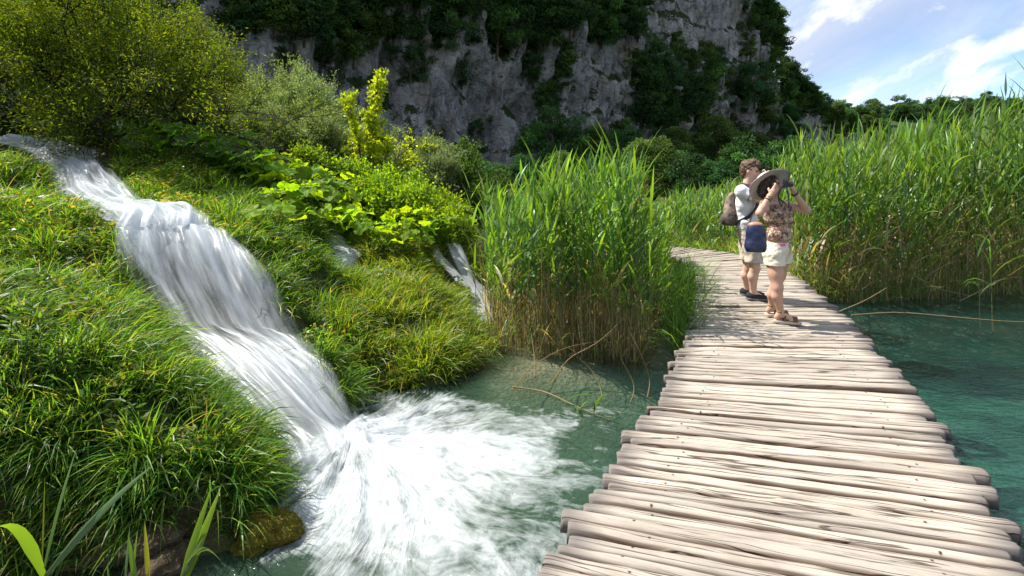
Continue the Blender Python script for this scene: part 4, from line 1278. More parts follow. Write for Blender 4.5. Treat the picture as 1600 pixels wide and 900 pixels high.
def reed_geo(P, H, lean_az, lean, leaves=11, leafL=(0.30, 0.52), leafW=(0.022, 0.042), low=0.22, dry_low=0.35, wind=0.3):
    """stems and leaves of n reeds; returns stem geometry and leaf geometry"""
    n = len(P)
    K = 6
    h = np.linspace(0, 1, K)
    dirv = np.stack([np.cos(lean_az), np.sin(lean_az), 0 * lean_az], 1)
    C = P[:, None] + np.stack([0 * H, 0 * H, H], 1)[:, None] * h[None, :, None] + dirv[:, None] * (lean * H)[:, None, None] * (h**1.7)[None, :, None]
    R = np.linspace(0.0048, 0.0016, K)[None] * np.ones((n, 1)) * (0.8 + 0.3 * rng.uniform(0, 1, (n, 1)))
    tan = shades(n, TAN, None, 0.15)
    grn = shades(n, REED_G, None, 0.2)
    colr = tan[:, None] * (1 - sstep(0.1, 0.55, h))[None, :, None] + grn[:, None] * sstep(0.1, 0.55, h)[None, :, None]
    sv, sf, sc = tubes(C, R, 3, colr)
    f = low + (1.0 - low) * (np.arange(leaves)[None] + rng.uniform(0.2, 0.8, (n, leaves))) / leaves
    q = np.clip(f, 0, 0.999) * (K - 1)
    i = q.astype(int)
    fr = (q - i)[..., None]
    rows = np.arange(n)[:, None]
    LP = C[rows, i] * (1 - fr) + C[rows, np.minimum(i + 1, K - 1)] * fr
    az0 = rng.uniform(0, 6.28, (n, 1))
    az = az0 + math.pi * (np.arange(leaves)[None] % 2) + rng.normal(0, 0.5, (n, leaves))
    ax_ = np.cos(az) + wind
    ay_ = np.sin(az) - 0.3 * wind
    az = np.arctan2(ay_, ax_)
    th0 = 0.12 + 0.40 * (1 - f) + np.abs(rng.normal(0, 0.16, (n, leaves)))
    bend = 0.12 + 0.6 * rng.uniform(0, 1, (n, leaves))**1.5 + 0.7 * (1 - f)
    dr = rng.uniform(0, 1, (n, leaves)) < 0.10
    bend = np.where(dr, bend + 1.3, bend)
    L = rng.uniform(*leafL, (n, leaves)) * (0.65 + 0.5 * np.sin(math.pi * np.clip(f, 0.1, 0.92))) * np.clip(H / 1.8, 0.55, 1.25)[:, None]
    W = rng.uniform(*leafW, (n, leaves))
    base = grn[:, None] * (0.85 + 0.3 * rng.uniform(0, 1, (n, leaves, 1)))
    dry = (rng.uniform(0, 1, (n, leaves)) < dry_low * sstep(0.62, 0.25, f))[..., None]
    dc = shades(n * leaves, TAN, None, 0.2).reshape(n, leaves, 3)
    colA = np.where(dry, dc, base)
    colB = np.where(dry, dc * 1.1, base * np.array([1.2, 1.15, 1.0]))
    lv, lf, lc = ribbons(LP.reshape(-1, 3), az.ravel(), th0.ravel(), bend.ravel(), L.ravel(), W.ravel(), colA.reshape(-1, 3), colB.reshape(-1, 3), PROF_LEAF, rng.normal(0, 0.7, n * leaves))
    return (sv, sf, sc), (lv, lf, lc)


def reed_mass(name, label, P, H, extra=None, **kw):
    n = len(P)
    st, lf = reed_geo(P, H, rng.uniform(0, 6.28, n), np.abs(rng.normal(0.0, 0.07, n)) + 0.01, **kw)
    parts = [st, lf] + (extra or [])
    v, f, c = cat_geo(parts)
    return obj(name, mesh_np(name, v, f, np.clip(c, 0, 1)), M_REED, kind="stuff", label=label)


def dry_stalks(n, P, H, lean=0.35):
    az = rng.uniform(0, 6.28, n)
    ln = np.abs(rng.normal(0, lean, n))
    h = np.linspace(0, 1, 4)
    d = np.stack([np.cos(az), np.sin(az), 0 * az], 1)
    C = P[:, None] + np.stack([0 * H, 0 * H, H], 1)[:, None] * h[None, :, None] + d[:, None] * (ln * H)[:, None, None] * (h**1.3)[None, :, None]
    return tubes(C, np.array([[0.0036, 0.0032, 0.0027, 0.0018]]), 3, shades(n, TAN, None, 0.2)[:, None])


def low_grass(n, P, L, cols, lean=0.35, droop=(0.6, 2.0), W=(0.006, 0.012)):
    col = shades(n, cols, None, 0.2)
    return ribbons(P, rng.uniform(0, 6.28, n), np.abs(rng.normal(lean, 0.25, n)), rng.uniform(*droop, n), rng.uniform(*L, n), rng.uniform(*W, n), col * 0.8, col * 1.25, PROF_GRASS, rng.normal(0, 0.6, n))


def in_poly(x, y, poly):
    inside = np.zeros(x.shape, bool)
    j = len(poly) - 1
    for i in range(len(poly)):
        xi, yi = poly[i]
        xj, yj = poly[j]
        c = ((yi > y) != (yj > y)) & (x < (xj - xi) * (y - yi) / (yj - yi + 1e-12) + xi)
        inside ^= c
        j = i
    return inside


def sample_poly(n, poly, front=0.0):
    poly = np.asarray(poly, float)
    lo, hi = poly.min(0), poly.max(0)
    out = np.zeros((0, 2))
    while len(out) < n:
        q = rng.uniform(lo, hi, (n * 3, 2))
        if front:
            q[:, 1] = lo[1] + (hi[1] - lo[1]) * rng.uniform(0, 1, len(q))**(1 + front)
        out = np.concatenate([out, q[in_poly(q[:, 0], q[:, 1], poly)]])
    return out[:n]


def bed_points(n, poly, front=0.0):
    q = sample_poly(n, poly, front)
    z = np.maximum(ground_z(q[:, 0], q[:, 1]), -0.6)
    return np.stack([q[:, 0], q[:, 1], z], 1)


def height_for(P, us, vs, lo=0.72, hi=1.02):
    """reed heights that follow the outline of the bed's top"""
    u = 800 + F * P[:, 0] / P[:, 1]
    ztop = EYE - (np.interp(u, us, vs) - HORIZON) / F * P[:, 1]
    return np.clip((ztop - P[:, 2]) * rng.uniform(lo, hi, len(P)), 0.35, 3.7)


MID = [(-0.30, 6.5), (-0.25, 6.05), (0.2, 5.85), (0.8, 5.80), (1.25, 5.6), (1.45, 5.85), (1.75, 6.6), (2.1, 7.5), (2.45, 8.6), (2.75, 9.6), (2.7, 10.3), (0.5, 9.8), (-0.4, 9.0), (-0.40, 7.4)]
MID_U = [730, 750, 790, 820, 850, 900, 960, 990, 1010, 1040, 1070, 1090]
MID_V = [330, 290, 292, 285, 250, 255, 240, 262, 300, 345, 400, 440]
P = bed_points(340, MID, 0.35)
H = height_for(P, MID_U, MID_V, 0.62, 0.98)
Pd = bed_points(1100, MID, 0.7)
Hd = np.minimum(height_for(Pd, MID_U, MID_V, 0.25, 0.62), 1.2)
Pg = bed_points(1900, MID, 0.4)
reed_mass("reed_bed", "stand of tall green reeds rooted in the shallows left of the walkway", P, H,
          [dry_stalks(1100, Pd, Hd, 0.22), low_grass(1900, Pg, (0.3, 0.7), REED_G[:2] + TAN, 0.2, (0.3, 1.6), (0.006, 0.013))], low=0.34, dry_low=0.4)

RIGHT = [(4.35, 8.55), (4.55, 8.25), (5.2, 8.2), (6.0, 8.35), (7.2, 8.6), (8.6, 8.9), (11, 9.2), (14, 9.4), (16, 9.6), (16, 15), (6.2, 15), (5.3, 12.5), (4.85, 10.8), (4.8, 9.6)]
RU = [1180, 1215, 1232, 1255, 1300, 1350, 1420, 1500, 1560, 1600, 1800]
RV = [285, 258, 235, 205, 205, 200, 195, 180, 160, 140, 120]
P = bed_points(1200, RIGHT, 1.1)
P[:, 2] = -0.45
H = height_for(P, RU, RV, 0.66, 0.98)
Pd = bed_points(1900, RIGHT, 2.2)
Pd[:, 2] = -0.45
Hd = np.minimum(height_for(Pd, RU, RV, 0.2, 0.55), 1.5)
Pg = bed_points(5000, RIGHT, 2.0)
Pg[:, 2] = -0.4
reed_mass("reed_bed", "tall wall of green reeds along the far side of the emerald water", P, H,
          [dry_stalks(1900, Pd, Hd, 0.4), low_grass(5000, Pg, (0.4, 1.1), REED_G + REED_G[:3] + TAN, 0.3, (0.3, 1.8), (0.007, 0.014))], dry_low=0.5)

FAR = [(2.6, 12.9), (3.4, 12.45), (4.35, 11.6), (4.8, 10.7), (5.6, 12.5), (6.4, 15.5), (8, 19), (2.0, 19), (1.2, 15), (1.0, 13.1)]
P = bed_points(900, FAR, 0.6)
H = height_for(P, [950, 1000, 1060, 1120, 1180, 1230, 1300], [330, 325, 302, 293, 275, 262, 240], 0.7, 1.0)
Pg = bed_points(3500, FAR, 0.8)
Pd = bed_points(350, FAR, 0.8)
reed_mass("reed_bed", "lower fresh green reeds behind the far bend of the walkway", P, H,
          [dry_stalks(350, Pd, rng.uniform(0.4, 0.9, 350)), low_grass(3500, Pg, (0.3, 0.8), REED_G, 0.25, (0.3, 1.6), (0.008, 0.014))])
# grass fringes along the walkway
LFR = [(1.62, 5.4), (1.85, 5.4), (2.25, 6.4), (2.72, 7.6), (3.10, 8.8), (3.15, 9.6), (2.6, 9.6), (2.2, 8.0), (1.8, 6.6)]
Pg = bed_points(1300, LFR)
Pg[:, 2] = -0.3
v, f, c = low_grass(1300, Pg, (0.4, 0.8), REED_G[:3] + [(0.05, 0.09, 0.02)], 0.3, (0.3, 1.7), (0.005, 0.010))
obj("grass", mesh_np("grass", v, f, np.clip(c, 0, 1)), M_GRASS, kind="stuff", label="fringe of grass leaning over the left edge of the walkway")
RFR = [(4.42, 8.6), (4.75, 9.6), (4.75, 10.6), (4.4, 11.5), (3.4, 12.3), (2.2, 12.75), (2.2, 13.1), (3.6, 12.7), (4.75, 11.8), (5.1, 10.6), (5.0, 9.4), (4.6, 8.4)]
Pg = bed_points(3200, RFR)
Pg[:, 2] = -0.3
v, f, c = low_grass(3200, Pg, (0.4, 0.8), REED_G + [TAN[1]], 0.3, (0.3, 1.7), (0.006, 0.012))
obj("grass", mesh_np("grass", v, f, np.clip(c, 0, 1)), M_GRASS, kind="stuff", label="fringe of grass along the outer edge of the walkway bend")

# ------------------------------------------------------------------ single reeds that stand out
def reed_proto(H, n_leaf, seed, label, group):
    global rng
    keep, rng = rng, np.random.default_rng(seed)
    st, lf = reed_geo(np.zeros((1, 3)), np.array([H]), np.array([0.4]), np.array([0.05]), leaves=n_leaf, leafW=(0.018, 0.030), low=0.35, dry_low=0.0, wind=0.1)
    rng = keep
    root = thing("reed", label, "reed", (0, 0, 0), 0, group)
    obj("stem", mesh_np("stem", *st), M_REED, root)
    K = len(PROF_LEAF) * 2
    v, c = lf[0].reshape(n_leaf, K, 3), lf[2].reshape(n_leaf, K, 3)
    fl = np.array([[2 * k, 2 * k + 1, 2 * k + 3, 2 * k + 2] for k in range(K // 2 - 1)])
    for j in range(n_leaf):
        o_ = v[j, :2].mean(0)
        obj("leaf", mesh_np("leaf", v[j] - o_, fl, c[j]), M_REED, root, tuple(o_))
    return root


LAB_M = "one of the tall green reeds at the front of the stand left of the walkway"
LAB_R = "one of the tall green reeds fronting the reed wall across the emerald water"
protos = [reed_proto(2.0, 9, 100 + k, LAB_M, "reeds at the front of the stand") for k in range(4)]
used = [False] * 4
for i in range(44):
    q = bed_points(1, [(-0.35, 6.6), (-0.25, 5.95), (0.8, 5.72), (1.5, 5.6), (1.9, 6.5), (0.8, 6.4)])
    Hh = height_for(q, MID_U, MID_V, 0.7, 1.06)[0]
    k = i % 4
    s = Hh / 2.0
    a = rng.uniform(0, 6.28)
    if not used[k]:
        used[k] = True
        r = protos[k]
        r.location, r.rotation_euler, r.scale = tuple(q[0]), (0, 0, a), (s, s, s)
    else:
        copy_tree(protos[k], tuple(q[0]), a, s)
for i in range(44):
    x = rng.uniform(4.9, 10.2)
    q = np.array([[x, np.interp(x, [4.5, 8.6, 11], [8.25, 8.85, 9.2]) + rng.uniform(0, 0.9), -0.45]])
    Hh = height_for(q, RU, RV, 0.75, 1.08)[0]
    s = Hh / 2.0
    copy_tree(protos[i % 4], tuple(q[0]), rng.uniform(0, 6.28), (s * 0.9, s * 0.9, s), LAB_R, "reeds at the front of the far wall")
# the tallest ones above the outline
for (u, v, d, lab) in [(1478, 122, 9.6, "tallest reed spear rising alone into the sky above the reed wall"), (1560, 150, 9.4, "dark reed spear at the sky edge next to the tallest one"), (1588, 118, 9.2, "reed spear by the picture edge topping the reed wall"),
                       (1262, 188, 9.4, "slender reed at the near end of the wall, against the dark trees"), (745, 262, 6.4, "slanting reed at the outer end of the stand above the small cascade"), (852, 238, 6.3, "tall bright reed rising above the stand before the cliff"), (945, 215, 6.6, "highest thin reed of the stand left of the walkway")]:
    top = px(u, v, d)
    z0 = -0.45
    s = (top[2] - z0) / 2.18
    copy_tree(protos[int(rng.integers(4))], (top[0], top[1], z0), rng.uniform(0, 6.28), (1.25 if u > 1000 else s, 1.25 if u > 1000 else s, s), lab, None)["group"] = "tall single reeds"
# reeds standing in open water on the right
for (u, v, top, lab) in [(1532, 512, 330, "green reed standing in the open water, the nearer to the walkway of two"), (1551, 516, 300, "green reed standing in the open water, the farther from the walkway of two")]:
    d = F * (EYE - WATER_Z) / (v - HORIZON)
    q = px(u, v, d)
    s = (EYE - (top - HORIZON) / F * d + 0.6) / 2.1
    copy_tree(protos[1 if v > 513 else 2], (q[0], q[1], -0.6), rng.uniform(0, 6.28), (0.8, 0.8, s), lab, None)["group"] = "reeds in open water"


def stalk(name, label, cat, pts, r=0.006, col=(0.22, 0.16, 0.085), leaves=0, leafcol=(0.08, 0.15, 0.02), group=None, tip=0.4):
    """a bent dead or living stalk through the given points, with leaf parts"""
    pts = np.array(pts, float)
    S = np.stack([pts, pts], 1)
    C = catmull(S, 14)[:, 0]
    root = thing(name, label, cat, tuple(pts[0]), 0, group)
    v, f, c = tubes((C - pts[0])[None], np.linspace(r, r * tip, 14)[None], 5, np.array(col))
    obj("stem", mesh_np("stem", v, f, c), M_REED, root)
    for j in range(leaves):
        k = 6 + int(j * 7 / max(leaves, 1))
        d = C[min(k + 1, 13)] - C[k - 1]
        az = math.atan2(d[1], d[0]) + rng.normal(0, 0.6)
        v, f, c = ribbons(np.zeros((1, 3)), az, 0.6 + rng.normal(0, 0.3), 1.0 + rng.uniform(-0.4, 0.5), rng.uniform(0.22, 0.36), 0.024, leafcol, np.array(leafcol) * 1.2, PROF_LEAF, rng.normal(0, 0.5))
        obj("leaf", mesh_np("leaf", v, f, c), M_REED, root, tuple(C[k] - pts[0]))
    return root


zw = lambda u, v, dz=0.0: tuple(np.array([(u - 800) / F, 1, 0]) * (F * (EYE - WATER_Z - dz) / (v - HORIZON)) + np.array([0, 0, WATER_Z + dz]))
stalk("fallen_reed", "fallen reed lying on the shallow water with a tuft of green leaves at its end", "reed", [zw(800, 604, 0.03), zw(850, 612, 0.03), zw(890, 630, 0.03), zw(925, 645, 0.03), zw(955, 652, 0.04)], 0.008, (0.26, 0.21, 0.10), 5)
for (pts, lab) in [(((968, 648), (985, 628), (990, 600, 0.1), (970, 560, 0.3)), "brown curled reed stalk hooked up from the water beside the walkway"),
                   (((925, 640), (940, 615, 0.05), (925, 580, 0.2), (905, 560, 0.3)), "thin brown stalk bent over the shallow water"),
                   (((800, 610), (830, 575, 0.08), (880, 545, 0.2), (950, 530, 0.25)), "long bleached stalk slanting along the foot of the reeds"),
                   (((860, 600), (890, 560, 0.1), (940, 530, 0.3), (1000, 470, 0.6)), "slanting brown stalk crossing before the reeds"),
                   (((835, 590), (835, 560, 0.12), (830, 520, 0.3)), "upright broken brown stalk at the foot of the reeds"),
                   (((1012, 620), (1015, 590, 0.12), (1000, 550, 0.35), (985, 520, 0.5)), "bent brown stalk next to the walkway edge")]:
    q = [zw(*p) for p in pts]
    d0 = q[0][1]
    q = [(a[0] * d0 / a[1] if False else a[0], a[1], a[2]) for a in q]
    stalk("dead_reed", lab, "reed", q, 0.006, (0.25, 0.175, 0.09), 0, group="dead reed stalks")
for (pts, lab) in [(((1430, 432, 0.45), (1470, 452, 0.22), (1515, 462, 0.08)), "pale broken stalk slanting down from the reed wall to the water"),
                   (((1500, 470, 0.02), (1560, 440, 0.35), (1600, 415, 0.7)), "bleached broken stalk leaning up into the reed wall"),
                   (((1330, 492, 0.01), (1400, 488, 0.02), (1480, 494, 0.015), (1560, 501, 0.01), (1640, 504, 0.01)), "long pale stalk floating on the emerald water before the reeds"),
                   (((1310, 487, 0.02), (1350, 470, 0.15), (1385, 450, 0.35)), "stalk sticking out of the reeds at the walkway edge")]:
    stalk("dead_reed", lab, "reed", [zw(*p) for p in pts], 0.007, (0.36, 0.29, 0.19), 0, group="dead reed stalks")
# dry plume in the stand
b = px(998, 330, 7.6)
root = stalk("dry_plume_reed", "brown dry flower plume standing over the reeds near the walkway", "reed", [(b[0] - 0.1, b[1], -0.4), (b[0] - 0.05, b[1], 0.6), (b[0], b[1], 1.05), (b[0] + 0.10, b[1], 1.62)], 0.006, (0.22, 0.15, 0.09), 0)
n = 500
s = rng.uniform(0, 1, n)
Q = np.stack([0.10 * s + 0.05 + rng.normal(0, 0.05, n) * (1.2 - s), rng.normal(0, 0.05, n) * (1.2 - s), 1.30 + 0.68 * s + rng.normal(0, 0.02, n)], 1)
v, f, c = leafcards(Q, np.tile([(0.3, 0, 0.5)], (n, 1)), 0.06, 0.02, shades(n, [(0.20, 0.13, 0.07), (0.28, 0.19, 0.11)]), 0.8)
obj("plume", mesh_np("plume", v, f, c), M_REED, root)

# near reed shoots along the lower edge, rooted in the pool
def shoot(label, leaves, base_u, d):
    """leaves: (tip column, tip row, base row, width, bend offset)"""
    x = (base_u - 800) / F * d
    root = thing("reed_shoot", label, "reed", (x, d, -0.6), 0, "near reed shoots")
    top = EYE - (905 - HORIZON) / F * d
    v, f, c = tubes(np.array([[(0, 0, -0.5), (0, 0, 0.2), (0.0, 0, top + 0.58)]]), np.array([[0.007, 0.006, 0.004]]), 5, (0.10, 0.15, 0.03))
    obj("stem", mesh_np("stem", v, f, c), M_REED, root)
    for (bu, bv, tu, tv, wid, sag, dd, colr) in leaves:
        A, B = px(bu, bv, d), px(tu, tv, d + dd)
        K = 9
        s = np.linspace(0, 1, K)[:, None]
        ax = B - A
        L = np.linalg.norm(ax)
        ax /= L
        side = np.cross(ax, (0, 1, 0))
        side /= np.linalg.norm(side)
        upv = np.cross(side, ax)
        C = A + (B - A) * s + np.array([0, 0, 1.0]) * (sag * np.sin(math.pi * s))
        prof = np.interp(s[:, 0], [0, 0.25, 0.5, 0.8, 1], [0.45, 1.0, 0.9, 0.5, 0.03]) * wid * d / F / 2
        nrm = side * 0.85 + np.array([0, 0.5 * rng.choice([-1, 1]), 0])
        nrm /= np.linalg.norm(nrm)
        V = np.stack([C - nrm * prof[:, None], C + np.cross(ax, nrm) * (prof * 0.35)[:, None], C + nrm * prof[:, None]], 1) - np.array([x, d, -0.6])
        idx = np.arange(K * 3).reshape(K, 3)
        fq = np.concatenate([np.stack([idx[:-1, j], idx[:-1, j + 1], idx[1:, j + 1], idx[1:, j]], -1) for j in (0, 1)])
        cc = np.array(colr)[None] * (0.9 + 0.3 * s)
        obj("leaf", mesh_np("leaf", V.reshape(-1, 3), fq, np.repeat(cc, 3, 0)), M_REED, root)
    return root


GB, GG, GY_ = (0.13, 0.22, 0.02), (0.085, 0.14, 0.06), (0.20, 0.21, 0.02)
shoot("near reed shoot whose long grey green blade slants up across the mound", [(68, 905, 238, 728, 15, 0.02, 0.15, GG), (66, 900, 120, 700, 11, 0.02, 0.12, (0.09, 0.15, 0.04)), (68, 900, -12, 826, 17, 0.06, -0.1, GB), (66, 880, 70, 745, 7, 0, 0.05, GY_)], 66, 1.5)
shoot("bright green near reed shoot with two broad upright blades", [(283, 905, 331, 760, 17, 0.0, 0.06, GB), (290, 905, 345, 762, 19, 0.0, 0.08, (0.15, 0.23, 0.02)), (292, 880, 348, 880, 13, 0.04, 0.0, GG), (285, 900, 318, 840, 12, 0.0, 0.0, GG)], 286, 1.5)
shoot("cluster of short thin near reed blades cut by the lower edge", [(195, 910, 203, 820, 8, 0, 0.03, GG), (205, 910, 215, 828, 9, 0, 0.05, GB), (212, 910, 200, 835, 8, 0, 0.02, GB), (232, 910, 226, 815, 7, 0, 0.02, GY_), (170, 910, 168, 880, 7, 0, 0, GB)], 205, 1.5)

# mossy stone at the pool edge and tufa lumps under the mound
def stone(name, label, u, v, d, size, mat, seed, group=None):
    bm = bmesh.new()
    bmesh.ops.create_icosphere(bm, subdivisions=5, radius=1.0)
    co = np.array([q.co[:] for q in bm.verts])
    r = 1 + 0.28 * fbm(co[:, 0] * 1.3 + seed, co[:, 1] * 1.3, co[:, 2] * 1.3, 3, seed) + 0.06 * fbm(co[:, 0] * 6, co[:, 1] * 6, co[:, 2] * 6, 3, seed + 2) + 0.05 * fbm(co[:, 0] * 14, co[:, 1] * 14, co[:, 2] * 14, 2, seed + 4)
    co = co * r[:, None] * np.array(size)
    for q, c_ in zip(bm.verts, co):
        q.co = c_
    me = bpy.data.meshes.new(name)
    bm.to_mesh(me)
    bm.free()
    for p_ in me.polygons:
        p_.use_smooth = True
    b = px(u, v, d)
    return obj(name, me, mat, None, tuple(b), (0, 0, seed), None, label, "stone", group)


M_MOSS = plain_mat("yellow_moss", (0.085, 0.075, 0.012), 0.95, 0.1, 0.5, 40, 1.0)
M_TUFA = plain_mat("tufa", (0.055, 0.042, 0.024), 0.9, 0.15, 0.6, 30, 1.0)
st_ = stone("mossy_stone", "stone covered in yellow green moss at the foot of the mound by the foam", 412, 842, 2.92, (0.17, 0.15, 0.12), M_MOSS, 3)
_mv = np.array([q.co[:] for q in st_.data.vertices])
_mn = np.array([q.normal[:] for q in st_.data.vertices])
_k = rng.integers(0, len(_mv), 5000)
_k = _k[(_mn[_k, 2] > -0.1) & (rng.uniform(0, 1, len(_k)) < 0.3 + _mn[_k, 2])]
_v, _f, _c = ribbons(_mv[_k] + rng.normal(0, 0.004, (len(_k), 3)), np.arctan2(_mn[_k, 1], _mn[_k, 0]), np.arccos(np.clip(_mn[_k, 2], -1, 1)) + rng.normal(0, 0.4, len(_k)), 0.5, rng.uniform(0.006, 0.016, len(_k)), 0.004, shades(len(_k), [(0.10, 0.085, 0.01), (0.07, 0.075, 0.01), (0.14, 0.12, 0.015)]), (0.17, 0.16, 0.02))
obj("moss", mesh_np("moss", _v, _f, _c), M_GRASS, st_, kind="stuff")
stone("tufa_stone", "brown tufa lump under the overhanging grass, the upper of two", 240, 838, 2.72, (0.13, 0.12, 0.06), M_TUFA, 5)
stone("tufa_stone", "brown tufa lump under the overhanging grass, just above the pool", 255, 884, 2.66, (0.16, 0.12, 0.075), M_TUFA, 8)

# willowherb on the near mound
def herb(u, v, d, h, label, n_leaf=34):
    b = px(u, v, d)
    b[2] = float(ground_z(b[0], b[1]))
    root = thing("willowherb", label, "plant", tuple(b), rng.uniform(0, 6), "leafy stalks on the near mound")
    v_, f_, c_ = tubes(np.array([[(0, 0, -0.05), (0.01, 0, h * 0.5), (0.0, 0.01, h)]]), np.array([[0.004, 0.003, 0.002]]), 4, (0.09, 0.13, 0.03))
    obj("stem", mesh_np("stem", v_, f_, c_), M_REED, root)
    for j in range(n_leaf):
        f = 0.15 + 0.85 * j / n_leaf
        v_, f_, c_ = ribbons(np.zeros((1, 3)), j * 2.4 + rng.normal(0, 0.2), 1.25 - 0.85 * f**3, 0.7, (0.10 + 0.02 * rng.normal()) * (1.15 - 0.6 * f**3), 0.017, (0.075, 0.15, 0.025), (0.10, 0.18, 0.03), PROF_LEAF, rng.normal(0, 0.3))
        obj("leaf", mesh_np("leaf", v_, f_, c_), M_SHRUB, root, (0.005 * f, 0.005, h * f))


for i, (u, v, d, h) in enumerate([(62, 560, 3.12, 0.40), (100, 560, 3.15, 0.36), (38, 580, 3.05, 0.36), (130, 565, 3.2, 0.32), (80, 590, 3.05, 0.30), (20, 545, 3.15, 0.34), (112, 600, 3.08, 0.26), (50, 520, 3.35, 0.30)]):
    herb(u, v, d, h, ["leafy willowherb stalk, tallest of the patch on the near mound", "leafy willowherb stalk beside the tallest one", "leafy willowherb stalk with drooping leaves close to the picture edge", "leafy willowherb stalk nearest to the falls",
                      "short leafy stalk in front of the willowherb patch", "leafy willowherb stalk cut close to the picture edge", "shortest leafy stalk at the front of the patch", "leafy stalk at the back of the willowherb patch"][i])

